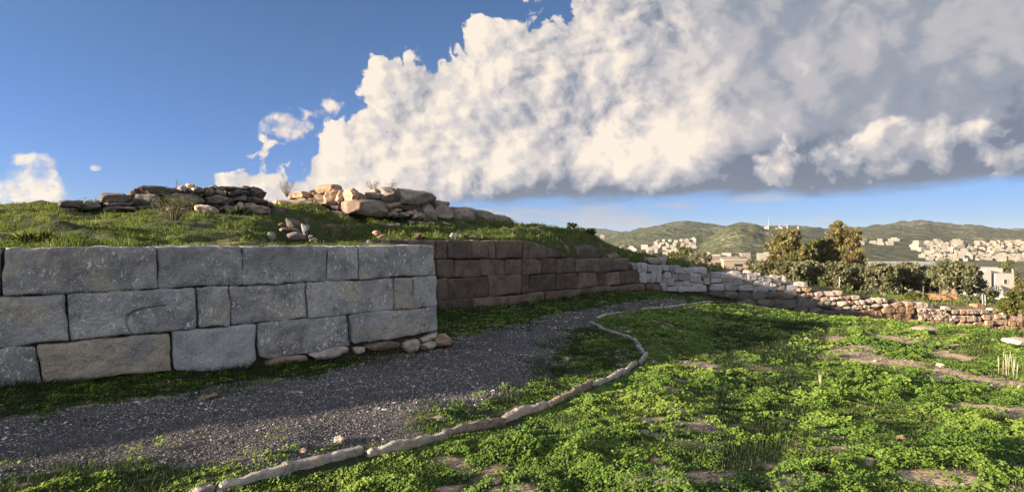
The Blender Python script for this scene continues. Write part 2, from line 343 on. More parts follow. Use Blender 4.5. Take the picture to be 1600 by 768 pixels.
# ---------------------------------------------------------------- stones
def vfb(p, f, o=3, seed=0.0):
    q = Vector(p)*f+Vector((seed*13.7, seed*7.1, seed*3.3)); r = Vector((0, 0, 0)); a = 1.0
    for i in range(o): r += mn.noise_vector(q)*a; q = q*2.03; a *= .5
    return r
def stone_mesh(name, poly, P0, a, n, front, back, k=6, amp=.012, freq=3.0, seed=0.0, nseg=44, rings=None, rnd=2, gap=0.0, off=0.0, groove=None, facet=9):
    """outline (s, h) on the vertical plane P0/a, swollen to the front and closed at the back: one closed stone"""
    P = [Vector(p) for p in poly]
    ctr = sum(P, Vector((0, 0)))/len(P)
    if gap:
        P = [p+(ctr-p).normalized()*gap for p in P]
    for _ in range(rnd):                                    # round the corners a little
        Q = []
        for i in range(len(P)):
            A, B = P[i], P[(i+1) % len(P)]; L = (B-A).length; c = min(.2*L, .016 if k != 11 else .05) if k > 6 else min(.13*L, .07)
            if L < 1e-5: continue
            Q += [A+(B-A)*(c/L), B-(B-A)*(c/L)]
        P = Q
    per = [0]
    for i in range(len(P)): per.append(per[-1]+(P[(i+1) % len(P)]-P[i]).length)
    pts = []; j = 0
    for i in range(nseg):
        t = per[-1]*i/nseg
        while per[j+1] < t: j += 1
        f = (t-per[j])/max(1e-9, per[j+1]-per[j]); pts.append(P[j].lerp(P[(j+1) % len(P)], f))
    # medial segment
    xs = [p.x for p in pts]; ys = [p.y for p in pts]; w, h = max(xs)-min(xs), max(ys)-min(ys)
    def med(p):
        if w >= h: 
            lo, hi = min(xs)+h*.5, max(xs)-h*.5; x = min(max(p.x, lo), hi) if lo < hi else (lo+hi)/2
            near = [q.y for q in pts if abs(q.x-x) < w*.12] or ys
            return Vector((x, (min(near)+max(near))/2))
        lo, hi = min(ys)+w*.5, max(ys)-w*.5; y = min(max(p.y, lo), hi) if lo < hi else (lo+hi)/2
        near = [q.x for q in pts if abs(q.y-y) < h*.12] or xs
        return Vector(((min(near)+max(near))/2, y))
    mp = [med(p) for p in pts]
    rings = rings or ([1, .97, .92, .84, .72, .56, .38, .18, 0] if k > 4 else [1, .95, .85, .7, .5, .28, 0])
    V = []; F = []
    def ring(r, o):
        for i in range(nseg):
            q = mp[i].lerp(pts[i], r); V.append((q.x, q.y, o))
    fr = [(r, front*(1-r**k)**(1/2)) for r in rings]
    if k > 4: bk = [(1, -back*.5), (1, -back), (.6, -back*1.0), (0, -back)]
    else: bk = [(r, -back*(1-r**k)**(1/2)) for r in rings[1:]]
    seq = fr[::-1]+bk
    for r, o in seq: ring(r, o)
    for j in range(len(seq)-1):
        for i in range(nseg):
            i2 = (i+1) % nseg; F.append((j*nseg+i, j*nseg+i2, (j+1)*nseg+i2, (j+1)*nseg+i))
    W3 = []; cuts = []
    if k <= 9 and facet:
        rr = random.Random(seed*7.7+1); sx, sy, so = max(w, .05)/2, max(h, .05)/2, max(front, .03); cx, cy = (max(xs)+min(xs))/2, (max(ys)+min(ys))/2
        for _ in range(facet+4):
            dv = Vector((rr.gauss(0, 1), rr.gauss(0, 1), abs(rr.gauss(0, 1.3)))).normalized(); cuts.append((dv, rr.uniform(.66, .93)))
    for (s, h, o) in V:
        if cuts:
            q = Vector(((s-cx)/sx, (h-cy)/sy, o/so))
            for dv, lim in cuts:
                e_ = q.dot(dv)-lim*(1+.18*abs(dv.x*dv.y)+.3*min(abs(dv.x), 1)*abs(dv.z))
                if e_ > 0: q -= dv*e_
            s, h, o = q.x*sx+cx, q.y*sy+cy, q.z*so
        o2 = o+off; p = Vector((P0[0]+a[0]*s+n[0]*o2, P0[1]+a[1]*s+n[1]*o2, h))
        p = p+vfb(p, freq, 4, seed)*amp+vfb(p, freq*.35, 1, seed+3)*amp*.9
        if groove and o > 0:
            dmin = min(seg_d((s, h), g0, g1) for g0, g1 in zip(groove[:-1], groove[1:]))
            if dmin < .014: p -= Vector((n[0], n[1], 0))*.05*(1-dmin/.014)
        W3.append(p)
    bm = bmesh.new(); vs = [bm.verts.new(p) for p in W3]
    for f in F:
        try: bm.faces.new([vs[i] for i in f])
        except ValueError: pass
    bmesh.ops.remove_doubles(bm, verts=bm.verts, dist=2e-4)
    bmesh.ops.recalc_face_normals(bm, faces=bm.faces)
    for f in bm.faces: f.smooth = True
    if k <= 12:
        for e in bm.edges:
            if len(e.link_faces) == 2 and e.calc_face_angle(0) > .42: e.smooth = False
    me = bpy.data.meshes.new(name); bm.to_mesh(me); bm.free(); return me
def seg_d(p, a, b):
    ax, ay = a; bx, by = b; dx, dy = bx-ax, by-ay; t = max(0, min(1, ((p[0]-ax)*dx+(p[1]-ay)*dy)/(dx*dx+dy*dy+1e-12)))
    return math.hypot(p[0]-ax-dx*t, p[1]-ay-dy*t)
def box_mesh(name, P0, a, n, s0, s1, h0, h1, o0, o1, hs=None):
    """closed box on a wall plane; hs = [(s, top)] gives a broken top line"""
    hs = hs or [(s0, h1), (s1, h1)]; bm = bmesh.new()
    f = [(s, h) for s, h in hs]; loop = [(s0, h0)]+f+[(s1, h0)] if False else [(hs[0][0], h0)]+f+[(hs[-1][0], h0)]
    fv = [bm.verts.new((P0[0]+a[0]*s+n[0]*o1, P0[1]+a[1]*s+n[1]*o1, h)) for s, h in loop]
    bv = [bm.verts.new((P0[0]+a[0]*s+n[0]*o0, P0[1]+a[1]*s+n[1]*o0, h)) for s, h in loop]
    bm.faces.new(fv); bm.faces.new(bv[::-1])
    for i in range(len(loop)): bm.faces.new((fv[i], bv[i], bv[(i+1) % len(loop)], fv[(i+1) % len(loop)]))
    bmesh.ops.recalc_face_normals(bm, faces=bm.faces); me = bpy.data.meshes.new(name); bm.to_mesh(me); bm.free(); return me
# ---------------------------------------------------------------- masks on the near ground
gpx = lambda L: [tuple(px_ground(*p)[:2]) for p in L]
PATH = gpx([(1150,470),(1080,466),(950,477),(870,489),(800,508),(720,530),(640,547),(560,566),(440,590),(320,608),(200,625),(100,642),(0,662)])+[(-7.5,4.6),(-9,2.5),(-7,1.2)]+gpx([(0,775),(110,742),(240,736),(330,722),(430,722),(520,706),(600,692),(680,655),(740,640),(810,606),(850,585),(880,555),(900,520),(930,500),(1000,485),(1080,475),(1150,474)])
EDGE_PX = [(330,779),(360,766),(440,747),(500,735),(560,719),(600,708),(650,694),(700,680),(750,668),(790,655),(850,637),(910,611),(960,590),(1000,570),(1007,553),(995,535),(970,522),(945,515),(928,508),(921,500),(945,493),(1000,484.5),(1080,476),(1112,471)]
EDGE = [px_ground(*p)[:2] for p in EDGE_PX]
EDGE = [EDGE[0]+(EDGE[0]-EDGE[1])*8, EDGE[0]+(EDGE[0]-EDGE[1])*3]+EDGE
BARE = [(gp, r) for gp, r in ((px_ground(px, py)[:2], r) for px, py, r in ((1180,563,1.0),(1110,572,.5),(1345,560,1.0),(1405,566,.5),(1290,528,.8),(1410,530,.9),(1510,590,.8),(1560,640,.5),(1590,600,.7),(1045,610,.35),(1055,640,.25),(700,757,.16),(820,765,.12),(1250,640,.12),(1440,752,.16),(1590,730,.12),(1230,672,.1),(1340,633,.14),(1350,546,.5),(1480,552,.6),(1250,540,.4)))]
def gravel_mask(x, y):
    sd = poly_sd(x, y, PATH)+(fbm(x*1.3, y*1.3, 4)-.5)*.9+(fbm(x*7, y*7, 2)-.5)*.3
    return smooth(-.10, .16, sd)
def bare_mask(x, y):
    v = np.zeros(np.shape(x))
    for (p, r) in BARE: v = np.maximum(v, 1-np.hypot((x-p[0]), (y-p[1]))/(r*1.2))
    v = v+(fbm(x*1.9+9, y*1.9, 4)-.5)*1.2+(fbm(x*7+9, y*7, 3)-.5)*1.1*(v > -.6)
    v = np.maximum(v, (fbm(x*.8+31, y*.8+5, 4)-.80)*6-.1)
    return smooth(.15, .42, v)
# ---------------------------------------------------------------- ground sheet: fine near the camera, out to the horizon
xs = np.unique(np.concatenate([np.linspace(-6000, -200, 12), np.linspace(-200, -30, 20), np.arange(-30, -9, .5), np.arange(-9, 22, .07), np.arange(22, 50, .5), np.linspace(50, 200, 20), np.linspace(200, 6000, 14)]))
ys = np.unique(np.concatenate([np.linspace(-3000, -60, 8), np.arange(-60, 2.5, 1.5), np.arange(2.5, 12, .06), np.arange(12, 30, .12), np.arange(30, 60, 1.0), np.linspace(60, 300, 24), np.linspace(300, 9000, 16)]))
X, Y = np.meshgrid(xs, ys); Z = lower(X, Y)
near = (X > -10) & (X < 23) & (Y > 2) & (Y < 31)
gm = np.zeros_like(X); bmk = np.zeros_like(X)
gm[near] = gravel_mask(X[near], Y[near]); bmk[near] = bare_mask(X[near], Y[near])
Z = Z+near*((fbm(X*6, Y*6, 3)-.5)*.035*(1-gm)+(fbm(X*18, Y*18, 2)-.5)*.012)
def grid_faces(ny, nx):
    i = np.arange(ny*nx).reshape(ny, nx); return np.stack([i[:-1, :-1], i[:-1, 1:], i[1:, 1:], i[1:, :-1]], -1).reshape(-1, 4)
F = grid_faces(len(ys), len(xs))
me = arr_mesh('ground', np.stack([X, Y, Z], -1).reshape(-1, 3), F, {'gravel': ('POINT', 'FLOAT', gm), 'bare': ('POINT', 'FLOAT', bmk)}, True)
m, T = mat('ground_soil'); P = geo(T)
ga = T.node('ShaderNodeAttribute', attribute_name='gravel').outputs['Fac']; ba = T.node('ShaderNodeAttribute', attribute_name='bare').outputs['Fac']
n1_ = T.noise(P, 2.2, 5, .65); n2_ = T.noise(P, 28, 4, .6); far = T.mapr(T.xyz(P)[1], 60, 200)
soil = T.mix(T.mapr(n1_, .35, .65), (.40, .285, .18), (.54, .415, .285)); soil = T.vm('SCALE', soil, sc=T.mapr(n2_, .3, .7, .72, 1.2))
green = T.mix(T.mapr(n2_, .4, .62), (.014, .022, .009), (.034, .048, .016))
vor = T.node('ShaderNodeTexVoronoi', feature='F1'); T.put(vor.inputs['Vector'], P); vor.inputs['Scale'].default_value = 75
gc = T.mix(T.mapr(T.xyz(vor.outputs['Color'])[0], 0, 1), (.075, .073, .078), (.20, .19, .185))
gc = T.mix(T.mapr(T.xyz(vor.outputs['Color'])[1], .86, .95), gc, (.34, .33, .33))
gc = T.mix(T.mapr(vor.outputs['Distance'], .25, .65), gc, (.03, .028, .028))
c = T.mix(ba, green, soil); c = T.mix(ga, c, gc)
fc = T.mix(T.mapr(T.noise(P, .02, 5, .6), .4, .6), (.07, .075, .045), (.16, .135, .09)); c = T.mix(far, c, fc)
hb = T.m('ADD', T.m('MULTIPLY', n2_, .6), T.m('MULTIPLY', T.m('MULTIPLY', ga, T.m('SUBTRACT', 1.0, vor.outputs['Distance'])), .7))
finish(m, T, c, .95, hb, .8, .02); M['ground'] = m
tag(link('ground', me, m), kind='structure')
# ---------------------------------------------------------------- raised ground behind the walls
xs = np.unique(np.concatenate([np.linspace(-150, -30, 30), np.arange(-30, -13, .5), np.arange(-13, 9, .11), np.arange(9, 50, .4), np.linspace(50, 190, 40)]))
ys = np.unique(np.concatenate([np.arange(-14, 4, .6), np.arange(4, 30, .11), np.arange(30, 50, .4), np.linspace(50, 190, 50)]))
X, Y = np.meshgrid(xs, ys); bd = behind(X, Y); Z = upper(X, Y)
Z = Z+((fbm(X*5, Y*5, 3)-.5)*.10+(fbm(X*1.7+9, Y*2.6, 3)-.5)*.38)*smooth(.3, 1.5, bd)*(1-smooth(30, 45, np.hypot(X, Y)))
# flush with the wall head at the edge
Z = np.where(bd < 0, Z-1.9*smooth(0, .15, -bd), Z)
F = grid_faces(len(ys), len(xs)); fb = bd.ravel()[F].max(1); F = F[fb > -.12]
used = np.unique(F); rm = np.full(X.size, -1); rm[used] = np.arange(len(used))
me = arr_mesh('mound', np.stack([X, Y, Z], -1).reshape(-1, 3)[used], rm[F], None, True)
m, T = mat('mound_soil'); P = geo(T); n2_ = T.noise(P, 20, 4, .6); n1_ = T.noise(P, 1.1, 5, .65)
c = T.mix(T.mapr(n2_, .4, .62), (.030, .042, .014), (.065, .080, .025)); so = T.mix(n2_, (.16, .11, .075), (.27, .20, .14))
right_ = T.m('MULTIPLY', T.mapr(T.xyz(P)[0], 8, 14), .35)
c = T.mix(T.mapr(T.m('ADD', n1_, right_), .56, .66), c, so); finish(m, T, c, .95, n2_, .8, .04); M['mound'] = m
tag(link('mound', me, m), kind='structure')
# ================================================================ walls
def quad(l, P0, a): return [on_plane(px, py, P0, a) for px, py in l]
def lerp(a, b, t): return a+(b-a)*t
# ---- grey ashlar wall (a bastion): polygons read off its face
wall = empty('ashlar_wall', (G0[0], G0[1], 0), 'long grey wall of huge squared blocks in three courses beside the gravel path, on the left', 'stone wall')
yA = lambda x: 387-.0075*x
yB = lambda x: 463-.0469*x
yC = lambda x: 543-.0938*x
def row(xt, xb, yt, yb): return [[(xt[i], yt(xt[i])), (xt[i+1], yt(xt[i+1])), (xb[i+1], yb(xb[i+1])), (xb[i], yb(xb[i]))] for i in range(len(xt)-1)]
blocks = row([4, 245, 378, 510.5, 560.5, 680], [5, 248, 380.5, 511.5, 562, 683], yA, yB)
blocks += row([-150, 103, 306, 358, 479, 616, 646, 683], [-150, 111, 309, 361.5, 481, 617, 647.5, 684], yB, yC)
r3 = [[(-90, 551), (54, 539), (67, 603), (-90, 622)], [(56, 538), (266, 519), (271, 578), (200, 586), (69, 603)], [(268, 518), (401, 505.5), (404, 560), (390, 574), (320, 581), (273, 577)],
      [(402, 505), (544.5, 491), (549, 540), (480, 553), (417, 561), (406, 556)], [(545.5, 491), (684, 478.5), (685.5, 517), (600, 531), (551, 537)]]
mats = ['grey']*5+['grey', 'tan', 'grey', 'grey', 'grey', 'rust', 'grey']+['grey', 'tan', 'pale', 'grey', 'grey']
NRING = [1, .99, .975, .95, .9, .84, .76, .68, .6, .5, .4, .3, .2, .1, 0]
for i, (b, mk) in enumerate(zip(blocks+r3, mats)):
    jb = []
    for e_ in range(len(b)):
        p0_, p1_ = b[e_], b[(e_+1) % len(b)]; jb.append(p0_)
        if abs(p1_[0]-p0_[0]) > 20:
            for t_ in sorted(random.uniform(.08, .92) for _ in range(4)): jb.append((p0_[0]+(p1_[0]-p0_[0])*t_, p0_[1]+(p1_[1]-p0_[1])*t_+random.uniform(-.9, 1.1)*(1 if not (i < 5 and e_ == 0) else .4)))
    q = quad(jb, G0, a1)
    gr = quad([(203, 523), (200, 508), (198, 496), (206, 489), (225, 483), (258, 478)], G0, a1) if i == 6 else None
    me = stone_mesh('stone_block', q, G0, a1, n1, .045, .62, k=14, amp=.02, freq=4.2, seed=i*.37, nseg=300 if gr else 150, rings=[1-j/34 for j in range(35)] if gr else NRING, gap=.007, off=random.uniform(-.012, .012)-.05, groove=gr)
    o = link('stone_block', me, M[mk if not (i == 6) else 'grey'], wall)
    if mk == 'tan' and i > 6: o['label'] = 'tan weathered block'
    if mk == 'pale': o['label'] = 'pale grey block with a broken lower corner'
# courses carrying on past the left edge of the view
for (h0, h1) in ((1.1, 1.68), (.5, 1.08), (-.1, .48)):
    s = .01 if h0 > 1 else (-.75 if h0 > 0 else -.47)
    while s > -9.2:
        l = random.uniform(.9, 1.9); e = max(s-l, -9.2)
        q = [(e, h1), (s, h1), (s, h0), (e, h0)]
        if True:
            me = stone_mesh('stone_block', q, G0, a1, n1, .035, .62, k=18, amp=.013, freq=3, seed=s, nseg=60, gap=.007, off=-.05); link('stone_block', me, M['grey'], wall)
        s = e-.01
# return face of the bastion running back to the brown wall
aS = -n1; nS = a1
for h0, h1, s0 in ((1.06, 1.66, .64), (.46, 1.04, .64), (-.35, .44, .64)):
    s = s0
    while s < 4.9:
        l = random.uniform(.9, 1.5); e = min(s+l, 5.2)
        me = stone_mesh('stone_block', [(s, h1), (e, h1), (e, h0), (s, h0)], G1, aS, nS, .035, .5, k=18, amp=.013, freq=3, seed=s+h0, nseg=60, gap=.007, off=-.05); link('stone_block', me, M['grey'], wall); s = e+.01
link('rubble_core', box_mesh('rubble_core', G0, a1, n1, -9.1, 6.0, -1.2, 1.6, -.60, -.13), M['core'], wall)
# small footing stones wedged under it
FS = [[(415,571),(416,562),(433,555),(481,552),(482,560),(441,569),(433,577)], [(482,552),(505,545),(534,540),(551,546),(518,556),(510,563),(497,562),(493,556)], [(553,542),(571,541),(572,546),(559,554)],
      [(571,540),(586,534),(627,530),(628,539),(600,546),(576,549)], [(633,531),(656,528),(659,544),(641,551),(631,542)], [(658,527),(685,517),(686,521),(664,534)], [(660,538),(679,529),(679,540),(662,546)], [(679,525),(699,521),(705,524),(704,537),(691,537),(681,540)]]
fm = ['foot', 'edge', 'edge', 'foot', 'edge', 'edge', 'edge', 'ruinwarm']
for i, (f, mk) in enumerate(zip(FS, fm)):
    q = quad(f, G0, a1); cy = sum(p[1] for p in q)/len(q)
    q = [(s, h if h > cy else h-.03) for s, h in q]
    me = stone_mesh('footing_stone', q, G0, a1, n1, .10 if i != 6 else .08, .25, k=4, amp=.02, freq=5, seed=i, nseg=40, rnd=1, off=-.04 if i < 6 else .0)
    link('footing_stone', me, M[fm[i]], wall)
# ---- brown wall
bw = empty('brown_wall', (B0[0], B0[1], 0), 'dark brown wall of large rectangular blocks set back behind the grass verge', 'stone wall')
yT = lambda x: 374.5+.007*(x-690)
y1 = lambda x: 404.0
y2 = lambda x: 435-.0421*(x-683)
y3 = lambda x: 471-.0905*(x-690)
y4 = lambda x: 492-.105*(x-690)
rows = [(['x']+[577, 612, 640, 683, 700, 737.5, 764, 777, 818, 856], yT, y1), (['x']+[590, 630, 683, 711, 753.5, 792, 817, 846, 872.5, 900, 937, 961, 985], y1, y2),
        (['x']+[600, 650, 683, 701, 765, 816, 829, 870.5, 904, 934, 949, 968, 998], y2, y3), (['x']+[620, 683, 739, 792, 849, 904, 926, 955, 1000, 1034], y3, y4)]
for ri, (xx, t, b) in enumerate(rows):
    xx = xx[1:]
    for i in range(len(xx)-1):
        x0, x1 = xx[i], xx[i+1]; j = lambda: random.uniform(-1.9, 1.9)*(.55 if ri == 0 else 1); drop = 0
        l = [(x0+j()*.8, t(x0)+(j() if ri else 0)), (x1+j()*.8, t(x1)+(j() if ri else 0)), (x1+j(), b(x1)+j()), ((x0+x1)/2, b((x0+x1)/2)+j()*1.2), (x0+j(), b(x0)+j())]
        if ri == 0 and x1 == 856: l = [(x0, t(x0)+.5), (x0+14, t(x0)+2.5), (x1, 384), (x1, b(x1)), (x0, b(x0))]
        q = quad(l, B0, a2); mk = 'brown' if ri < 3 else 'earthstone' if False else 'brown'
        me = stone_mesh('stone_block', q, B0, a2, n2, .07, .55, k=10, amp=.024, freq=2.0, seed=ri*9+i*.7, nseg=56, gap=.008, off=random.uniform(-.05, .03)-.08+(0 if ri < 3 else .10))
        link('stone_block', me, M[mk], bw)
link('stone_block', stone_mesh('stone_block', quad([(856.6,385),(872,390),(889,399),(892,404),(856.6,404)], B0, a2), B0, a2, n2, .07, .5, k=9, amp=.03, freq=2, seed=4.4, nseg=50, off=-.12), M['brown'], bw)
hs = [(-4.6, 1.72), (4.2, 1.72), (4.6, 1.0), (8.6, .95), (11.9, .7), (13.2, .2)]
link('rubble_core', box_mesh('rubble_core', B0, a2, n2, 0, 0, -1.8, 0, -.58, -.19, hs), M['core'], bw)
# stones in the eroded end of the top course
for l in ([(925,384),(948,382),(962,392),(964,403),(920,403)], [(882,385),(893,384),(893,395),(880,397)], [(898,383),(905,385),(903,395),(897,392)], [(950,386),(960,388),(961,396),(953,395)]):
    q = quad(l, B0, a2); link('fallen_block', stone_mesh('fallen_block', q, B0, a2, n2, .10, .3, k=5, amp=.05, freq=2, seed=l[0][0], nseg=36, off=-.75), M['ruindark'], bw)
# ---- pale rubble wall and warm terrace wall, on one line
Azm = lambda r: [(980+r[0]/10.24, 395+r[1]/10.24), (980+r[2]/10.24, 395+r[3]/10.24)]
Bzm = lambda r: [(1110+r[0]/7.313, 395+r[1]/7.313), (1110+r[2]/7.313, 395+r[3]/7.313)]
Czm = lambda r: [(1240+r[0]/8, 430+r[1]/8), (1240+r[2]/8, 430+r[3]/8)]
Dzm = lambda r: [(1400+r[0]/8, 440+r[1]/8), (1400+r[2]/8, 440+r[3]/8)]
SQ = 1
def rect_poly(b, jit=.13, n=7):
    (x0, y0), (x1, y1) = b; w, h = x1-x0, y1-y0; r = random.random; c = .16 if not SQ else .05
    P = [(x0+w*c*r(), y0+h*c*r()), (x0+w*(.4+.2*r()), y0+h*.03*r()), (x1-w*c*r(), y0+h*c*r()), (x1-w*.02*r(), y0+h*(.4+.2*r())), (x1-w*c*r(), y1-h*c*r()), (x0+w*(.4+.2*r()), y1-h*.03*r()), (x0+w*c*r(), y1-h*c*r()), (x0+w*.02*r(), y0+h*(.4+.2*r()))]
    return P
def put_stones(lst, zm, parent, mk, nm='stone', front=.085, off=0, k=11, amp=.038, grow=-.01):
    for r in lst:
        b = zm(r); w = b[1][0]-b[0][0]; h = b[1][1]-b[0][1]
        g_ = grow+.045; b = [(b[0][0]-.45-w*g_, b[0][1]-.4-h*g_), (b[1][0]+.45+w*g_, b[1][1]+.4+h*g_)]
        q = quad(rect_poly(b), B1, a3)
        mm = mk if isinstance(mk, str) else random.choice(mk)
        me = stone_mesh(nm, q, B1, a3, n3, front, .35, gap=.008 if SQ else 0.0, k=k, amp=amp, freq=2.6, seed=r[0]*.013+r[1]*.11, nseg=36, rings=[1, .95, .87, .75, .6, .42, .2, 0], off=off+random.uniform(-.04, .04))
        link(nm, me, M[mm], parent)
rw = empty('rubble_wall', (B1[0], B1[1], -1), 'pale white rubble wall of rounded irregular stones on dark slabs, between the brown wall and the sunlit terrace wall', 'stone wall')
A_ = [(70,160,155,268),(160,165,215,305),(215,160,315,310),(320,200,480,310),(485,205,545,345),(560,195,655,290),(660,200,740,285),(745,205,845,320),(845,235,1055,325),(1060,235,1265,325),(185,315,290,480),(285,325,375,470),(375,320,445,465),(445,350,520,465),(435,290,485,345),(525,345,575,400),(585,300,695,405),(700,290,750,320),(705,330,810,440),(815,345,985,440),(990,330,1160,465),(1165,320,1330,410),
 (520,400,630,530),(635,405,750,535),(760,450,885,540),(890,440,1025,535),(1030,445,1205,545),(1205,415,1300,500),(540,510,630,600),(635,535,800,605),(810,540,1040,620),(1045,510,1260,610)]
B_ = [(10,220,120,285),(120,225,235,290),(235,210,345,300),(345,250,410,305),(415,245,510,310),(515,275,600,330),(600,290,680,340),(0,290,25,345),(30,290,120,345),(125,285,250,370),(255,300,365,360),(370,310,475,370),(478,315,600,375),(605,330,670,385),(675,345,730,385),(733,350,800,378),(0,350,150,430),(160,350,305,425),(315,365,475,425),(478,380,520,440),(525,378,650,440),(655,360,735,432),(738,375,860,432),(865,370,985,425)]
put_stones(A_, Azm, rw, ['white']*6+['ruin']); put_stones(B_, Bzm, rw, ['white']*6+['ruin'])
put_stones([(370,85,580,190),(580,62,695,190)], Azm, rw, 'ruin', 'capstone', k=7, off=-.35)
put_stones([(465,208,500,240),(510,235,605,275)], Bzm, rw, 'cream', 'capstone', off=-.3); put_stones([(670,270,905,352)], Bzm, rw, 'cream', 'capstone', amp=.08, off=-.25)
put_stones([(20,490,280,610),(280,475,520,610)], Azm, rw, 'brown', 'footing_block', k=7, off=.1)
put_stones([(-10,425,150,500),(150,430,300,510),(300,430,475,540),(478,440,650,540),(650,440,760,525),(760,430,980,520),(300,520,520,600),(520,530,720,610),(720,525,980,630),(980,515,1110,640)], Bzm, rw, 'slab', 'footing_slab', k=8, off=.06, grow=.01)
tw = empty('terrace_wall', (18, 27.4, -2), 'low sunlit terrace wall of cream blocks in stepped courses at the right, below the olive trees', 'stone wall')
c_ = [(45,85,165,145),(20,150,100,215),(100,145,220,212),(180,215,265,270),(270,205,370,265),(375,205,540,265),(540,195,625,255),(40,230,180,275),(250,270,340,315),(340,270,445,325),(450,270,565,320),(565,262,612,310),(615,252,715,310),(718,250,835,305),(300,330,460,380),(460,335,540,380),(540,325,660,385),(665,320,765,375),(768,315,820,365),(825,305,900,360),(905,298,1010,355),(1015,290,1110,350),(1110,290,1155,345),(500,400,620,440),(622,385,715,430),(718,375,810,425),(815,370,868,425),(870,370,965,418),(965,360,1110,400),(1110,350,1210,400),(1215,335,1385,400),(1388,330,1495,388)]
put_stones(c_, Czm, tw, ['cream']*5+['ruinwarm'], 'stone_block', k=5)
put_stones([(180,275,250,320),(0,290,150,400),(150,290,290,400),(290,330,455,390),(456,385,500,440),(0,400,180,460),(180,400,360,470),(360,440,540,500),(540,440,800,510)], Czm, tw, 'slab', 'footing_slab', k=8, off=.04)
put_stones([(800,440,850,490),(855,430,935,490),(940,415,1000,490),(1000,440,1090,505),(1110,400,1260,470),(1270,400,1400,470),(1400,400,1500,480),(1110,480,1250,580),(1255,470,1330,580),(1330,470,1470,600),(800,490,1100,570)], Czm, tw, 'earthstone', 'stone', off=-.03, amp=.05)
hsC = [(.2, EYE-.75), (2, EYE-.95)]
def hcore(pts): return [on_plane(px, py, B1, a3) for px, py in pts]
link('rubble_core', box_mesh('rubble_core', B1, a3, n3, 0, 0, -3.6, 0, -.7, -.05, hcore([(1001,414),(1050,417),(1150,430),(1230,444)])), M['core'], rw)
link('rubble_core', box_mesh('rubble_core', B1, a3, n3, 0, 0, -6.5, 0, -.7, -.05, hcore([(1231,448),(1320,461),(1400,472),(1430,480),(1500,484),(1640,492),(1760,505)])), M['core'], tw)
SQ = 0
fwl = empty('field_wall', (28, 29.5, -3), 'tumbled dry wall of small warm stones over ochre footings at the far right edge', 'stone wall')
put_stones([(240,265,400,340),(395,280,490,330),(610,315,690,365),(1190,330,1310,390)], Dzm, fwl, 'cream', 'boulder', off=-.1)
put_stones([(1080,285,1190,335)], Dzm, fwl, 'earthstone', 'boulder', off=-.4)
put_stones([(790,430,860,500),(870,425,940,495),(945,425,985,490),(990,440,1050,485),(1090,400,1170,470),(1175,390,1220,460),(1225,395,1290,455),(1300,385,1340,445),(1345,370,1395,430),(1395,370,1450,430)], Dzm, fwl, ['cream', 'ruinwarm'], 'stone', grow=.03)
sm = []
for r_ in range(5):
    x = 262+r_*8
    while x < (600 if r_ < 3 else 770):
        w_ = random.uniform(24, 52); sm.append((x, 336+r_*27+(x-262)*.02, x+w_, 361+r_*27+(x-262)*.02)); x += w_+2
x = 700
while x < 1190:
    w_ = random.uniform(28, 55); sm.append((x, 352, x+w_, 396)); x += w_+2
put_stones(sm[:62], Dzm, fwl, ['cream', 'ruinwarm', 'ruin'], 'stone', front=.10, amp=.04, grow=.04)
put_stones([(410,460,615,545),(150,480,350,545),(350,490,410,540),(640,530,740,560),(620,480,740,530),(745,520,860,595),(865,520,970,600),(975,495,1100,585),(1105,480,1190,580),(1195,450,1400,545),(1410,430,1500,485),(1505,420,1600,480),(1405,490,1500,550),(1505,485,1600,550),(1190,560,1260,625),(1265,560,1340,630),(1345,550,1420,630),(1425,555,1500,625),(1500,560,1610,625)], Dzm, fwl, ['earthstone', 'earthstone', 'ruinwarm'], 'stone', amp=.05)
put_stones([(1600+i*75,430+j*62+i*6,1675+i*75,490+j*62+i*6) for i in range(5) for j in range(3)], Dzm, fwl, 'earthstone', 'stone')
# ================================================================ path edging
def polyline(pts):
    d = [0]
    for a, b in zip(pts[:-1], pts[1:]): d.append(d[-1]+float(np.hypot(*(b-a))))
    return np.array(pts), np.array(d)
ep, ed = polyline(EDGE)
edging = empty('path_edging', (float(EDGE[8][0]), float(EDGE[8][1]), -.2), 'thin winding line of upright edging stones between the gravel path and the grass', 'path edging')
s = 0.0; i = 0
while s < ed[-1]-.1:
    mid0 = np.array([np.interp(s, ed, ep[:, 0]), np.interp(s, ed, ep[:, 1])]); dist = np.hypot(*mid0)
    L = random.uniform(.45, 1.1) if dist < 12 else random.uniform(.5, 1.1); e = min(s+L, ed[-1])
    A = mid0; Bq = np.array([np.interp(e, ed, ep[:, 0]), np.interp(e, ed, ep[:, 1])]); d = Bq-A; ln = float(np.hypot(*d))
    if ln < .05: break
    d = d/ln; nn = np.array((d[1], -d[0])); g0 = float(lower(A[0], A[1])); g1_ = float(lower(Bq[0], Bq[1])); hh = random.uniform(.062, .082)*(1 if dist < 12 else .72)
    yaw = random.uniform(-.1, .1); d2 = np.array((d[0]*math.cos(yaw)-d[1]*math.sin(yaw), d[0]*math.sin(yaw)+d[1]*math.cos(yaw))); n2_ = np.array((d2[1], -d2[0]))
    q = [(0, g0-.06), (0.0, g0+hh*random.uniform(.8, 1)), (ln*.3, lerp(g0, g1_, .3)+hh*random.uniform(.85, 1.1)), (ln*.7, lerp(g0, g1_, .7)+hh*random.uniform(.8, 1.1)), (ln, g1_+hh*random.uniform(.8, 1)), (ln, g1_-.06)]
    if not (14.5 < dist < 19 and random.random() < .3):
        mk = 'edge' if random.random() < .75 else random.choice(['cream', 'ruinwarm', 'foot'])
        wd = random.uniform(.024, .034) if dist < 12 else .05
        me = stone_mesh('edging_stone', q, A, d2, n2_, wd, wd*.9, k=12, amp=.017, freq=11, seed=s, nseg=70, rnd=1, facet=0)
        link('edging_stone', me, M[mk], edging)
    s = e+.002
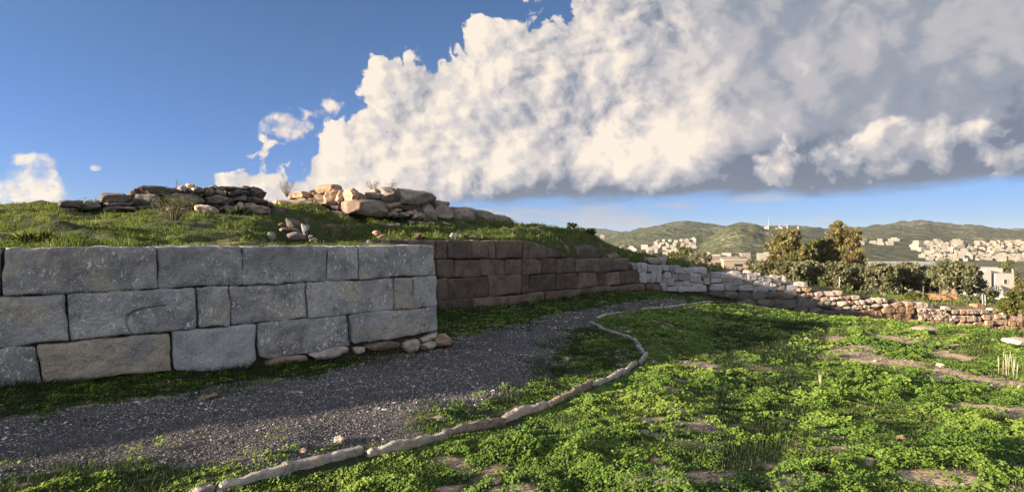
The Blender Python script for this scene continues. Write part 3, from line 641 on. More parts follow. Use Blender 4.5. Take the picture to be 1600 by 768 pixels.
# ================================================================ ruins on the hilltop
Z1 = lambda l: [(80+x/8.42, 280+y/8.42) for x, y in l]
Z2 = lambda l: [(260+x/8.42, 280+y/8.42) for x, y in l]
Z3 = lambda l: [(420+x/6.98, 280+y/6.98) for x, y in l]
Z4 = lambda l: [(600+x/6.98, 280+y/6.98) for x, y in l]
ru2b = np.array((-6.45, 20.2)); aW = np.array((.97, -.24)); nW = np.array((-.24, -.97))   # the sunlit face that turns towards the sun
def ruin(parent, lst, P0, a, n, seed0=0):
    base_ = (P0, a, n)
    for i, (zf, poly, mk, off, fr, k) in enumerate(lst):
        px_ = zf(poly); P0, a, n = (ru2b, aW, nW) if seed0 == 50 and np.mean(px_, 0)[0] < 541 else base_
        q = quad(px_, P0, a); c = np.mean(q, 0); q = [(c[0]+(x-c[0])*1.12, c[1]+(y-c[1])*1.17) for x, y in q]
        w = max(p[0] for p in q)-min(p[0] for p in q); h = max(p[1] for p in q)-min(p[1] for p in q)
        me = stone_mesh('boulder', q, P0, a, n, min(fr, .5*h+.12), min(.5, .5*max(w, h)), k=k+2, amp=.06 if k < 6 else .035, freq=2.6, seed=seed0+i*.61, nseg=56, rnd=1, off=off, rings=[1, .96, .9, .8, .68, .54, .38, .2, 0])
        link('boulder', me, M[mk], parent)
ru1 = np.array((-12.32, 14.0)); aR = np.array((.742, .67)); nR = np.array((.67, -.742))
r1 = empty('ruined_wall', (-10, 16, 2.4), 'dark tumbled ruin wall of weathered boulders on the crest of the grassy mound, left of the gully', 'ruined wall')
D_, W_, R_ = 'ruindark', 'ruinwarm', 'ruin'
ruin(r1, [
 (Z1, [(118,300),(230,268),(395,270),(460,305),(300,400),(118,400)], D_, 0, .4, 4), (Z1, [(300,400),(480,308),(655,308),(655,400)], R_, .12, .25, 5), (Z1, [(560,300),(620,268),(660,300),(640,330),(560,330)], D_, -.2, .2, 4),
 (Z1, [(650,300),(680,220),(740,183),(920,183),(1010,230),(1070,245),(1080,305),(800,312)], D_, 0, .5, 4), (Z1, [(650,320),(780,300),(1085,300),(1085,355),(700,370)], D_, .05, .4, 5), (Z1, [(690,400),(735,352),(880,360),(1090,375),(1090,410)], R_, .2, .2, 4),
 (Z1, [(1075,210),(1110,150),(1200,112),(1330,90),(1500,93),(1640,118),(1650,195),(1400,208),(1095,215)], D_, 0, .55, 4), (Z1, [(1085,212),(1380,212),(1455,290),(1420,362),(1095,345)], R_, .1, .4, 7), (Z1, [(120,440),(150,402),(260,375),(330,395),(330,440)], D_, .2, .2, 4),
 (Z1, [(1090,350),(1420,350),(1450,400),(1090,400)], D_, .1, .2, 4), (Z1, [(1455,190),(1600,190),(1960,190),(1985,290),(1935,335),(1500,335),(1450,290)], R_, .1, .4, 7), (Z1, [(1450,330),(1980,330),(1980,400),(1450,400)], D_, .1, .2, 4),
 (Z2, [(-20,110),(135,118),(130,185),(0,190)], D_, .05, .4, 4), (Z2, [(135,150),(160,102),(230,93),(248,150),(150,182)], 'cream', .2, .25, 3), (Z2, [(255,135),(265,100),(300,68),(355,72),(362,115),(300,155)], W_, .15, .25, 3), (Z2, [(285,112),(350,112),(355,180),(290,185)], 'cream', .3, .2, 3),
 (Z2, [(350,105),(465,108),(468,182),(350,182)], R_, .1, .4, 6), (Z2, [(468,110),(560,110),(635,128),(625,212),(475,205)], R_, .05, .4, 6), (Z2, [(555,118),(570,88),(630,80),(665,112),(610,128)], W_, 0, .3, 3),
 (Z2, [(635,96),(775,94),(775,145),(635,145)], D_, 0, .4, 6), (Z2, [(635,143),(740,148),(805,200),(640,205)], R_, .08, .3, 5), (Z2, [(772,98),(1005,110),(1005,155),(775,150)], D_, -.05, .4, 6), (Z2, [(830,165),(1000,152),(1090,190),(1080,225),(850,220)], D_, .1, .3, 5),
 (Z2, [(1003,92),(1040,82),(1075,95),(1085,150),(1010,145)], D_, 0, .3, 3), (Z2, [(1085,110),(1150,93),(1210,108),(1290,170),(1255,245),(1120,210)], D_, .05, .5, 4), (Z2, [(515,245),(600,208),(720,228),(800,255),(640,335),(540,325)], R_, .15, .35, 4),
 (Z2, [(730,240),(870,232),(885,335),(650,345)], D_, .05, .35, 5), (Z2, [(880,228),(1065,228),(1045,290),(960,315),(885,290)], R_, .12, .35, 5), (Z2, [(1060,225),(1200,232),(1300,270),(1290,345),(1040,305)], D_, .1, .4, 5), (Z2, [(1285,293),(1370,298),(1405,355),(1290,360)], D_, 0, .3, 4),
 (Z2, [(1300,375),(1570,375),(1590,470),(1310,470)], D_, .1, .4, 5), (Z2, [(670,380),(760,342),(885,348),(860,392),(700,405)], R_, .3, .25, 4), (Z2, [(1000,440),(1030,338),(1230,358),(1310,400),(1315,470),(1015,465)], 'foot', .45, .4, 5),
 (Z2, [(480,320),(640,330),(900,330),(1020,345),(1000,390),(480,380)], D_, .0, .25, 4)], ru1, aR, nR)
link('rubble_core', box_mesh('rubble_core', ru1, aR, nR, 0, 0, EYE+.5, 0, -.6, -.2, quad([(95,322),(140,316),(160,314),(205,312),(212,300),(262,298),(305,298),(398,300),(405,312),(440,326)], ru1, aR)), M['core'], r1)
# loose stones lying in front, each on its own
def loose(zf, poly, mk, label, depth, fr=.25, k=4, name='boulder', seed=0, group=None, cat='boulder', dr=(.90, .43)):
    """outline read off the photograph, placed as a solid rock at its distance"""
    px = zf(poly); c = np.mean(px, 0); X0, Y0, Z0 = W(c[0], c[1], depth); d = np.array(dr)/np.hypot(*dr); nn = np.array((d[1], -d[0]))
    org = np.array((X0, Y0)); q = [on_plane(x, y, org, d) for x, y in px]
    w = max(p[0] for p in q)-min(p[0] for p in q); h = max(p[1] for p in q)-min(p[1] for p in q)
    r = max(.05, .45*max(h, .55*w)); me = stone_mesh(name, q, org, d, nn, r, r, k=k, amp=.05*min(1, 2*h+.1), freq=2.4, seed=seed+poly[0][0]*.01, nseg=36, rnd=1)
    me.transform(__import__('mathutils').Matrix.Translation((-X0, -Y0, -Z0))); o = link(name, me, M[mk]); o.location = (X0, Y0, Z0); return tag(o, label, cat, group)
I_ = lambda l: l
loose(Z2, [(325,420),(345,375),(390,340),(480,330),(560,345),(640,372),(700,415),(690,435),(400,440)], 'cream', 'rounded sunlit whitish boulder in the grass before the dark ruin wall', 14.9)
loose(Z2, [(905,370),(935,320),(965,298),(1015,305),(1040,370),(1010,430),(930,425)], 'ruinwarm', 'small upright orange-tan rock beside the spiky green plant', 16.4)
loose(Z2, [(-20,360),(100,355),(120,400),(0,415)], 'ruin', 'low grey stone half sunk in grass left of the whitish boulder', 14.6)
loose(Z1, [(-40,385),(20,375),(100,385),(118,430),(-60,425)], 'ruindark', 'low mossy dark stone at the left end of the crest', 14.2)
loose(Z2, [(180,375),(280,372),(290,400),(180,405)], 'ruin', 'flat grey stone right beside the tall thin grass stalk', 14.7)
ru2 = np.array((-8.33, 18.0)); r2 = empty('ruined_wall', (-3, 22.8, 2.6), 'sunlit ruin wall of pale and orange boulders on the crest right of the gully', 'ruined wall')
ruin(r2, [
 (Z3, [(50,295),(80,222),(190,225),(195,290)], W_, .1, .35, 3), (Z3, [(-5,245),(40,260),(42,305),(-5,305)], D_, 0, .3, 3), (Z3, [(-5,320),(180,318),(215,395),(-5,400)], D_, .4, .35, 4), (Z3, [(222,165),(290,158),(303,212),(230,220)], W_, 0, .3, 3),
 (Z3, [(295,175),(350,128),(440,138),(452,215),(360,228),(303,210)], W_, .05, .4, 5), (Z3, [(322,262),(380,222),(450,233),(530,255),(530,300),(340,310)], 'foot', .3, .35, 3), (Z3, [(455,152),(520,108),(527,182),(463,194)], W_, -.05, .3, 4), (Z3, [(447,188),(515,188),(515,235),(445,235)], R_, 0, .3, 4),
 (Z3, [(523,112),(580,63),(720,58),(733,108),(670,148),(528,170)], W_, .05, .5, 3), (Z3, [(507,192),(550,163),(660,178),(668,220),(518,230)], R_, 0, .4, 4), (Z3, [(517,238),(670,218),(692,275),(590,300),(537,285)], W_, .15, .4, 4),
 (Z3, [(657,165),(740,113),(793,128),(793,280),(690,282)], W_, .1, .4, 5), (Z3, [(788,123),(855,128),(855,285),(788,280)], W_, .05, .35, 5), (Z3, [(850,138),(905,102),(955,128),(940,190),(905,260),(850,280)], W_, .1, .35, 4),
 (Z3, [(920,195),(960,148),(1035,180),(1058,230),(930,240)], R_, .05, .35, 4), (Z3, [(855,255),(930,225),(1190,232),(1255,248),(1255,375),(1180,405),(865,410)], 'foot', .2, .5, 7), (Z3, [(1065,152),(1100,138),(1195,145),(1195,238),(1070,238)], R_, 0, .4, 6),
 (Z3, [(1135,150),(1150,112),(1205,95),(1205,150)], W_, -.1, .3, 4), (Z3, [(1195,112),(1270,93),(1342,98),(1335,240),(1187,240)], R_, .08, .45, 7), (Z3, [(1337,103),(1398,103),(1398,245),(1333,242)], R_, .02, .4, 7),
 (Z3, [(690,282),(850,287),(855,355),(700,355)], D_, .1, .35, 5), (Z3, [(440,345),(640,310),(695,348),(480,395)], D_, .5, .3, 4), (Z3, [(600,385),(860,350),(860,400),(640,420)], R_, .4, .15, 4), (Z3, [(560,430),(700,405),(860,415),(850,450),(600,455)], D_, .6, .15, 4), (Z3, [(90,330),(180,330),(320,380),(310,440),(180,440)], D_, .9, .3, 4),
 (Z4, [(78,108),(135,108),(142,245),(78,242)], R_, .05, .35, 7), (Z4, [(133,122),(180,98),(250,108),(390,143),(480,188),(527,215),(537,280),(330,268),(165,258)], R_, .12, .5, 6),
 (Z4, [(538,232),(570,220),(660,253),(695,300),(545,290)], R_, .05, .45, 5), (Z4, [(390,270),(512,283),(533,450),(410,445)], 'foot', .1, .45, 7), (Z4, [(513,285),(695,295),(703,450),(538,450)], 'foot', .15, .5, 7), (Z4, [(-5,250),(60,250),(62,345),(-5,345)], R_, .05, .35, 6),
 (Z4, [(60,262),(160,253),(180,310),(70,308)], W_, .0, .25, 4), (Z4, [(155,262),(240,270),(400,275),(400,345),(170,330)], D_, .0, .3, 4), (Z4, [(-5,415),(35,365),(100,363),(95,415)], R_, .35, .25, 3), (Z4, [(35,348),(90,318),(175,335),(125,360)], R_, .3, .25, 4), (Z4, [(95,410),(130,358),(245,380),(205,420)], R_, .35, .25, 4),
 (Z4, [(180,358),(240,340),(268,360),(260,385)], W_, .35, .2, 4), (Z4, [(245,430),(268,350),(292,352),(290,430)], 'cream', .5, .15, 4), (Z4, [(285,370),(390,365),(400,440),(290,435)], R_, .25, .3, 4), (Z4, [(270,320),(400,325),(400,380),(290,370)], D_, .15, .3, 4),
 (Z4, [(708,315),(880,316),(973,340),(973,470),(712,465)], R_, .1, .5, 7), (Z4, [(973,343),(1030,333),(1100,368),(1163,408),(1168,480),(973,488)], R_, .12, .5, 6), (Z4, [(973,488),(1112,488),(1112,540),(975,540)], 'foot', .1, .35, 6), (Z4, [(760,455),(970,462),(965,500),(770,490)], R_, .1, .3, 5),
 (Z4, [(1175,450),(1230,388),(1290,393),(1330,455),(1385,490),(1385,530),(1190,520)], R_, .1, .5, 4), (Z4, [(1375,508),(1425,508),(1470,555),(1380,560)], R_, .1, .3, 4)], ru2, aR, nR, 50)
link('rubble_core', box_mesh('rubble_core', ru2, aR, nR, 0, 0, EYE+.3, 0, -.55, -.22, quad([(545,330),(548,305),(560,302),(600,302),(640,302),(670,312),(692,325),(740,332),(765,338),(772,348)], ru2, aR)), M['core'], r2)
for zf, poly, mk, lab, dep in [
 (Z3, [(358,476),(435,474),(437,605),(385,603)], 'white', 'pale upright rectangular post stone at the edge of the dark gully', 13.6), (Z3, [(190,420),(300,440),(372,490),(375,575),(300,560),(200,515)], 'ruindark', 'large dark block leaning behind the pale post stone', 14.3),
 (Z3, [(98,492),(160,468),(202,525),(150,520)], 'ruin', 'small grey wedge stone left of the leaning dark block', 13.6), (Z3, [(80,550),(150,530),(300,538),(365,578),(180,585)], 'foot', 'thin brown slab lying on top of the flat grey slab in the gully mouth', 12.6),
 (Z3, [(165,580),(350,572),(435,668),(300,680),(210,660)], 'ruin', 'flat grey slab tilted towards the wall at the gully mouth', 12.2), (Z3, [(428,612),(482,608),(492,645),(438,648)], 'ruin', 'small square grey stone at the foot of the pale post stone', 12.6), (Z3, [(438,660),(500,638),(540,652),(537,684),(450,686)], 'ruin', 'low rounded grey stone just above the block wall at the gully', 12.0),
 (Z3, [(-10,570),(60,565),(90,620),(60,680),(-10,690)], 'ruin', 'grey round stone covered in weeds left of the tilted slab', 12.0), (Z3, [(1115,580),(1155,550),(1235,568),(1225,608),(1160,612)], 'ruinwarm', 'sunlit orange-pink rock on the slope below the big ruin block', 15.9), (Z3, [(1175,630),(1250,598),(1305,608),(1230,645)], 'ruinwarm', 'flat sunlit tan stone just below the orange-pink rock', 15.5),
 (Z3, [(1270,490),(1300,470),(1360,480),(1390,520),(1290,510)], 'cream', 'small pinkish rock in the grass above the orange-pink rock', 18.8), (Z4, [(110,480),(170,470),(180,510),(120,520)], 'ruinwarm', 'reddish squat rock in the grass right of the pinkish rock', 18.8),
 (Z4, [(718,622),(750,586),(815,598),(815,645),(750,652)], 'white', 'bright whitish angular stone on top of the brown wall', 18.2), (Z4, [(822,600),(915,608),(922,648),(830,645)], 'ruindark', 'dark low stone touching the whitish angular stone', 18.6), (Z4, [(938,612),(1010,608),(1022,655),(950,658)], 'ruin', 'grey squarish stone on the brown wall, second right of the whitish one', 19.0),
 (Z4, [(1238,635),(1280,622),(1292,658),(1245,660)], 'white', 'small whitish stone on the brown wall near its eroded end', 20.0), (Z4, [(270,455),(330,455),(345,490),(270,492)], 'ruin', 'flat grey stone in shaded grass below the long curved ruin block', 20.5), (Z4, [(380,455),(430,462),(480,505),(450,520),(385,490)], 'ruin', 'grey sloping slab below the ruin wall, left of the upright chip', 20.8),
 (Z4, [(480,470),(500,455),(545,460),(545,500),(490,500)], 'ruin', 'grey upright chip of rock below the middle of the ruin wall', 21.2), (Z4, [(630,460),(700,480),(740,510),(700,505),(640,480)], 'white', 'thin pale slab in the grass below the square ruin block', 21.5)]:
    loose(zf, poly, mk, lab, dep, name='loose_stone', cat='stone', dr=(.70, .72) if 'dark' in lab and dep < 17 else (.90, .43), k=7 if 'big dark' in lab else 4)
# scattered stones on the lower ground
def ground_stone(px, py, wpx, hpx, mk, label, name='loose_stone', group=None):
    p = px_ground(px, py+hpx/2); d = p[1]; s_ = d/800; w, h = wpx*s_, hpx*s_*1.15
    q = [(w*.5*math.cos(t)*random.uniform(.85, 1.1), h*.5*math.sin(t)*random.uniform(.8, 1.1)+h*.28) for t in np.linspace(0, 2*math.pi, 9)[:-1]]
    me = stone_mesh(name, q, (0, 0), (1, 0), (0, -1), w*.4, w*.4, k=3, amp=min(.02, w*.12), freq=3/max(w, .1), seed=px*.1, nseg=28, rnd=1)
    o = link(name, me, M[mk]); o.location = (p[0], p[1], lower(p[0], p[1])); return tag(o, label, 'stone', group)
for a_ in [(324,621,26,9,'foot','flat oval tan stone at the gravel edge in the wall shadow'), (14,611,12,6,'ruin','small grey stone in the verge under the wall at the left edge'), (1592,530,40,14,'cream','whitish block lying on the grass by the right edge'),
 (1448,513,38,9,'cream','long pale yellowish stone lying on the lawn near the terrace wall'), (1409,683,16,9,'ruinwarm','round orange-tan stone in the clover, lower right'), (1394,751,15,8,'foot','reddish stone in the bare patch at the bottom right'), (1427,757,12,6,'cream','small whitish stone right of the reddish one at the bottom'),
 (1260,528,9,6,'cream','small pale stone at the lit edge of the lawn shadow'), (1318,701,14,6,'ruin','small dark-grey stone in the clover at lower centre right'), (1340,635,10,6,'cream','small pale stone in the little bare spot of the lawn'), (1508,597,10,5,'cream','white chip in the bare patch, first of two'), (1538,601,9,5,'cream','white chip in the bare patch, nearer the right edge'),
 (530,688,20,10,'cream','pale flat stone in the sunlit gravel above the edging'), (474,706,12,8,'cream','small round white pebble in the sunlit gravel'), (1078,613,12,8,'ruinwarm','small reddish stone among clover near the shadow edge'), (1198,622,9,6,'foot','small brown stone in the middle of the clover'), (1470,571,14,6,'cream','flat pale stone beyond the largest bare patch'), (1283,489,12,5,'white','small pale stone at the lawn crest below the slabs'), (1303,494,10,4,'white','smaller pale stone at the lawn crest, right of its pair')]:
    ground_stone(*a_)
# ================================================================ foliage materials
def leaf_mat(name, cols, tr=1.3, rough=.55, spec=.3):
    m, T = mat(name); t = T.node('ShaderNodeAttribute', attribute_name='tint').outputs['Fac']
    r = T.node('ShaderNodeValToRGB'); T.put(r.inputs[0], t); e = r.color_ramp.elements
    e[0].position = 0; e[0].color = (*cols[0], 1); e[1].position = 1; e[1].color = (*cols[-1], 1)
    for i, c in enumerate(cols[1:-1]): x = e.new((i+1)/(len(cols)-1)); x.color = (*c, 1)
    return finish(m, T, r.outputs[0], rough, trans=T.vm('SCALE', T.vm('MULTIPLY', r.outputs[0], (1.0, 1.0, .6)), sc=tr), spec=spec)
M['clover'] = leaf_mat('clover_leaf', [(.028, .060, .012), (.065, .13, .02), (.12, .205, .03), (.21, .29, .055)])
M['grassb'] = leaf_mat('grass_blade', [(.012, .028, .009), (.026, .052, .013), (.05, .08, .02), (.12, .12, .045)])
M['moundg'] = leaf_mat('mound_grass', [(.03, .055, .013), (.07, .115, .022), (.12, .17, .032), (.23, .235, .07)])
M['olive'] = leaf_mat('olive_leaf', [(.06, .07, .034), (.13, .14, .07), (.21, .22, .125), (.30, .30, .20)], 1.0)
M['autumn'] = leaf_mat('autumn_leaf', [(.08, .075, .032), (.17, .15, .06), (.26, .21, .085), (.22, .24, .10)], 1.0)
M['greenleaf'] = leaf_mat('green_leaf', [(.05, .065, .02), (.10, .12, .035), (.17, .175, .05), (.24, .22, .08)], 1.0)
M['dry'] = leaf_mat('dry_twig', [(.09, .065, .045), (.16, .12, .08), (.24, .19, .13), (.36, .31, .24)], .6)
M['dark'] = leaf_mat('dark_leaf', [(.02, .04, .018), (.035, .065, .03), (.05, .09, .04), (.08, .13, .06)], .8)
m, T = mat('bark'); P = geo(T); M['bark'] = finish(m, T, T.mix(T.noise(P, 9, 4), (.10, .08, .06), (.22, .18, .14)), .95, T.noise(T.vm('MULTIPLY', P, (1, 1, .3)), 30, 4), .8, .03)
def leaves(name, P, size, tilt, mat_, tint, kind=None, elong=1.25, sunny=0.0):
    """one folded leaf (4-point diamond) per point; size, tilt per point"""
    n = len(P); yaw = rng.uniform(0, 2*np.pi, n); size = np.broadcast_to(size, n); tilt = np.broadcast_to(tilt, n)
    d = np.stack([np.cos(yaw)*np.cos(tilt), np.sin(yaw)*np.cos(tilt), np.sin(tilt)], 1)
    s = np.stack([-np.sin(yaw), np.cos(yaw), np.zeros(n)], 1); roll = rng.normal(0, .5, n)[:, None]; u = np.cross(d, s); s = s*np.cos(roll)+u*np.sin(roll)
    if sunny:
        nn = np.stack([SUN_H.x*sunny+rng.normal(0, .42, n), SUN_H.y*sunny+rng.normal(0, .42, n), np.ones(n)*.9], 1); nn /= np.linalg.norm(nn, axis=1)[:, None]
        r_ = np.stack([np.cos(yaw), np.sin(yaw), np.zeros(n)], 1); d = r_-nn*(r_*nn).sum(1)[:, None]; d /= np.linalg.norm(d, axis=1)[:, None]; s = np.cross(nn, d)
    a = size[:, None]*elong*.5; b = size[:, None]*.5
    up = np.cross(d, s)*(-.12*size[:, None])
    V = np.stack([P-d*a, P+s*b+up, P+d*a, P-s*b+up], 1).reshape(-1, 3)
    F = np.arange(4*n).reshape(n, 4)
    me = arr_mesh(name, V, F, {'tint': ('FACE', 'FLOAT', tint)}); return me
def blades(P, hgt, wid, lean=.35):
    n = len(P); yaw = rng.uniform(0, 2*np.pi, n); h = np.broadcast_to(hgt, n)[:, None]; w = np.broadcast_to(wid, n)[:, None]
    dr = np.stack([np.cos(yaw), np.sin(yaw), np.zeros(n)], 1); sd = np.stack([-np.sin(yaw), np.cos(yaw), np.zeros(n)], 1)
    k = np.abs(rng.normal(0, lean, n))[:, None]; tip = P+np.array([0, 0, 1])*h*np.sqrt(np.maximum(.1, 1-np.minimum(k, .95)**2))+dr*h*k; midp = P+(tip-P)*.5+np.array([0, 0, 1])*h*.12*k
    V = np.stack([P-sd*w/2, P+sd*w/2, midp+sd*w*.4, tip, midp-sd*w*.4], 1).reshape(-1, 3); return V, np.arange(5*n).reshape(n, 5)
def scatter(x0, x1, y0, y1, dens):
    n = int((x1-x0)*(y1-y0)*dens); return rng.uniform(x0, x1, n), rng.uniform(y0, y1, n)
def in_view(x, y, m=1.12, pad=1.0): return np.abs(x) < y*m+pad
# ---------------------------------------------------------------- clover and weeds on the lawn
EP = np.array([e for e in EDGE]); LAWN = [tuple(e) for e in EDGE]+gpx([(1150, 470), (1300, 496)])+[(14.5, 20), (18, 20), (24, 17), (24, 2), (-3, 2)]
def edge_d(x, y):
    q = np.stack([x, y], 1); b = np.full(len(x), 9.)
    for A, B_ in zip(ep[:-1], ep[1:]):
        d = B_-A; t = np.clip(((q-A)@d)/(d@d), 0, 1); b = np.minimum(b, np.hypot(*(q-A-t[:, None]*d).T))
    return b
PX = []; SZ = []; TI = []; HH = []
for (ya, yb_, dens, sz) in ((2.9, 5, 8500, .0155), (5, 7.5, 5200, .020), (7.5, 11, 2400, .029), (11, 16, 1050, .044), (16, 27, 460, .065)):
    x, y = scatter(-8, 25, ya, yb_, dens); k = in_view(x, y, 1.06, 1.6) & (behind(x, y) < -.3); x, y = x[k], y[k]
    lawn = smooth(-.03, .10, poly_sd(x, y, LAWN))
    bare = bare_mask(x, y); g = gravel_mask(x, y)
    cl = fbm(x*2.3+3, y*2.3+8, 3); cl2 = fbm(x*6.5, y*6.5, 3)
    p = lawn*(1-.93*bare)**1.5*smooth(.26, .46, cl*.6+cl2*.4)
    # verge between gravel and edging: patchier
    verge = (1-lawn)*(1-g)*smooth(.44, .58, cl*.5+cl2*.5)*.55
    verge = np.maximum(verge, (1-lawn)*g*smooth(.60, .72, cl*.45+cl2*.55)*.7*(1-smooth(.2, .9, poly_sd(x, y, PATH))))
    p = np.maximum(p, verge); ed_ = edge_d(x, y); p = p*smooth(.03, .12, ed_); k = rng.random(len(x)) < p; x, y, cl, cl2, lawn = x[k], y[k], cl[k], cl2[k], lawn[k]
    nr = edge_d(x, y); hh = (.010+.13*smooth(.40, .75, cl)*smooth(.3, .7, cl2)+.025*cl2)*(.55+.45*lawn)*(.22+.78*smooth(.15, .9, nr)); u = rng.random(len(x))**.5
    PX.append(np.stack([x, y, lower(x, y)+hh*u+.004], 1)); SZ.append(sz*np.clip(rng.lognormal(-.12, .38, len(x)), .35, 2.2)); TI.append(np.clip(.25+.45*u+rng.normal(0, .16, len(x))+(fbm(x*.7, y*.7, 2)-.5)*.9+(cl2-.5)*.5, 0, 1))
PX = np.concatenate(PX); SZ = np.concatenate(SZ); TI = np.concatenate(TI); print('clover', len(PX))
tag(link('clover', leaves('clover', PX, SZ, rng.normal(.15, .45, len(PX)), None, TI, sunny=.75), M['clover']), 'dense green clover and low weeds carpeting the lawn', 'clover', kind='stuff')
# ---------------------------------------------------------------- short grass: shaded verge and lawn
V_ = []; TI = []
for (ya, yb_, dens, h, w) in ((2.8, 6, 3000, .048, .0045), (6, 10, 2300, .055, .0075), (10, 16, 1050, .065, .013), (16, 27, 450, .085, .023)):
    x, y = scatter(-9, 25, ya, yb_, dens); k = in_view(x, y, 1.06, 1.6) & (behind(x, y) < -.42); x, y = x[k], y[k]
    g = gravel_mask(x, y); bare = bare_mask(x, y)*(poly_sd(x, y, LAWN) > 0); c = fbm(x*3+50, y*3, 3); wallside = smooth(-1.6, -.3, behind(x, y))
    p = (1-g)*(1-.93*bare)*smooth(.28, .5, c+wallside*.25)+g*.5*smooth(.56, .7, fbm(x*2.2+70, y*2.2, 4))*(1-smooth(.0, 1.2, poly_sd(x, y, PATH)))
    k = rng.random(len(x)) < p; x, y = x[k], y[k]; n = len(x); hh = h*rng.uniform(.4, 1.5, n)*(.5+.9*fbm(x*2, y*2, 2))*(.35+.65*smooth(.1, .6, edge_d(x, y)))*(1+.8*smooth(-1.0, -.4, behind(x, y)))
    V, F = blades(np.stack([x, y, lower(x, y)-.003], 1), hh, w*rng.uniform(.6, 1.3, n), .45); V_.append(V); TI.append(np.clip(rng.normal(.4, .2, n)+.38*(poly_sd(x, y, LAWN) > 0), 0, 1))  # lawn blades tinted lighter as if sunlit; the rest stay shade-dark
V = np.concatenate(V_); TI = np.concatenate(TI); print('grass', len(TI))
tag(link('grass', arr_mesh('grass', V, np.arange(len(V)).reshape(-1, 5), {'tint': ('FACE', 'FLOAT', TI)}), M['grassb']), 'short grass along the wall foot and across the lawn', 'grass', kind='stuff')
# ---------------------------------------------------------------- grass and weeds on the mound
V_ = []; TI = []; PL = []; SL = []; TL = []
for (x0, x1, ya, yb_, dens, h, w) in ((-14, 1, 5.5, 11, 1500, .045, .009), (-18, 4, 11, 17, 900, .065, .014), (-20, 12, 17, 30, 330, .085, .026), (6, 40, 26, 46, 60, .14, .05)):
    x, y = scatter(x0, x1, ya, yb_, dens); bd = behind(x, y); k = in_view(x, y, 1.06, 1.6) & (bd > -.1); x, y, bd = x[k], y[k], bd[k]
    c = fbm(x*1.4+20, y*1.4, 4); c2 = fbm(x*4, y*4, 3)
    p = (.22+.78*smooth(.34, .50, c*.6+c2*.4))*(1-.6*smooth(4, 12, x)); k = rng.random(len(x)) < p; x, y, c2, c, bd = x[k], y[k], c2[k], c[k], bd[k]; n = len(x)
    z = upper(x, y); hh = h*rng.uniform(.4, 1.5, n)*(.30+2.5*smooth(.35, .8, c2)*c*1.6)*smooth(-.25, .5, bd)
    V, F = blades(np.stack([x, y, z-.01], 1), hh, w*rng.uniform(.6, 1.3, n), .4); V_.append(V); TI.append(np.clip(rng.normal(.5, .2, n)+(c-.5)*.6, 0, 1))
    k = rng.random(n) < .55; m_ = k.sum(); u = rng.random(m_)
    PL.append(np.stack([x[k]+rng.normal(0, .03, m_), y[k], z[k]+.01+hh[k]*.9*u], 1)); SL.append(w*2.2*rng.uniform(.6, 1.3, m_)); TL.append(np.clip(rng.normal(.5, .2, m_)+(c[k]-.5)*.6+(u-.5)*.3, 0, 1))
V = np.concatenate(V_); TI = np.concatenate(TI); print('mound', len(TI))
tag(link('mound_grass', arr_mesh('mound_grass', V, np.arange(len(V)).reshape(-1, 5), {'tint': ('FACE', 'FLOAT', TI)}), M['moundg']), 'sunlit grass covering the mound behind the walls', 'grass', kind='stuff')
PL = np.concatenate(PL); tag(link('mound_weeds', leaves('mound_weeds', PL, np.concatenate(SL), rng.normal(.3, .5, len(PL)), None, np.concatenate(TL), sunny=.6), M['moundg']), 'leafy weeds growing among the grass of the mound', 'weeds', kind='stuff')
# ---------------------------------------------------------------- gravel: loose pebbles near the camera
PB = np.array([(1, 0, 0), (.3, .9, .1), (-.7, .6, 0), (-.9, -.4, .05), (.1, -1, 0), (.1, .05, .62), (0, 0, -.5)]); PF = [(0, 1, 5), (1, 2, 5), (2, 3, 5), (3, 4, 5), (4, 0, 5)]
V_ = []; TI = []
for ya, yb_, dens, s_ in ((3.2, 5.5, 4200, .0075), (5.5, 8, 2800, .0095), (8, 13, 900, .014), (13, 22, 170, .026)):
    x, y = scatter(-9, 9, ya, yb_, dens); k = in_view(x, y, 1.06, 1.6); x, y = x[k], y[k]; g = gravel_mask(x, y); br = bare_mask(x, y)*(poly_sd(x, y, LAWN) > 0)*.30
    k = rng.random(len(x)) < np.maximum(g*.9, br)+.015*(behind(x, y) < -.3); x, y = x[k], y[k]; n = len(x); s = s_*rng.lognormal(-.28, .48, n); yaw = rng.uniform(0, 6.28, n); c_, s2 = np.cos(yaw), np.sin(yaw)
    B = PB[None]*np.array([1, .75, 1])+rng.normal(0, .12, (n, 7, 3)); B = B*s[:, None, None]; V = np.empty_like(B)
    V[..., 0] = B[..., 0]*c_[:, None]-B[..., 1]*s2[:, None]+x[:, None]; V[..., 1] = B[..., 0]*s2[:, None]+B[..., 1]*c_[:, None]+y[:, None]; V[..., 2] = B[..., 2]+(lower(x, y)+s*.12)[:, None]
    V_.append(V.reshape(-1, 3)); TI.append(np.repeat(np.clip(rng.random(n)**1.15*(.72+.6*fbm(x*1.6+5, y*1.6, 3)), 0, 1), 5))
V = np.concatenate(V_); n = len(V)//7; print('pebbles', n)
F = (np.arange(n)[:, None, None]*7+np.array(PF)[None]).reshape(-1, 3)
m, T = mat('gravel_pebble'); t = T.node('ShaderNodeAttribute', attribute_name='tint').outputs['Fac']; r = T.node('ShaderNodeValToRGB'); T.put(r.inputs[0], t); e = r.color_ramp.elements
e[0].color = (.060, .058, .062, 1); e[1].color = (.50, .49, .48, 1); x_ = e.new(.6); x_.color = (.155, .145, .14, 1); x_ = e.new(.93); x_.color = (.29, .265, .245, 1)
M['pebble'] = finish(m, T, r.outputs[0], .85)
tag(link('gravel', arr_mesh('gravel', V, F, {'tint': ('FACE', 'FLOAT', np.concatenate(TI))}), M['pebble']), 'loose grey gravel of the path', 'gravel', kind='stuff')
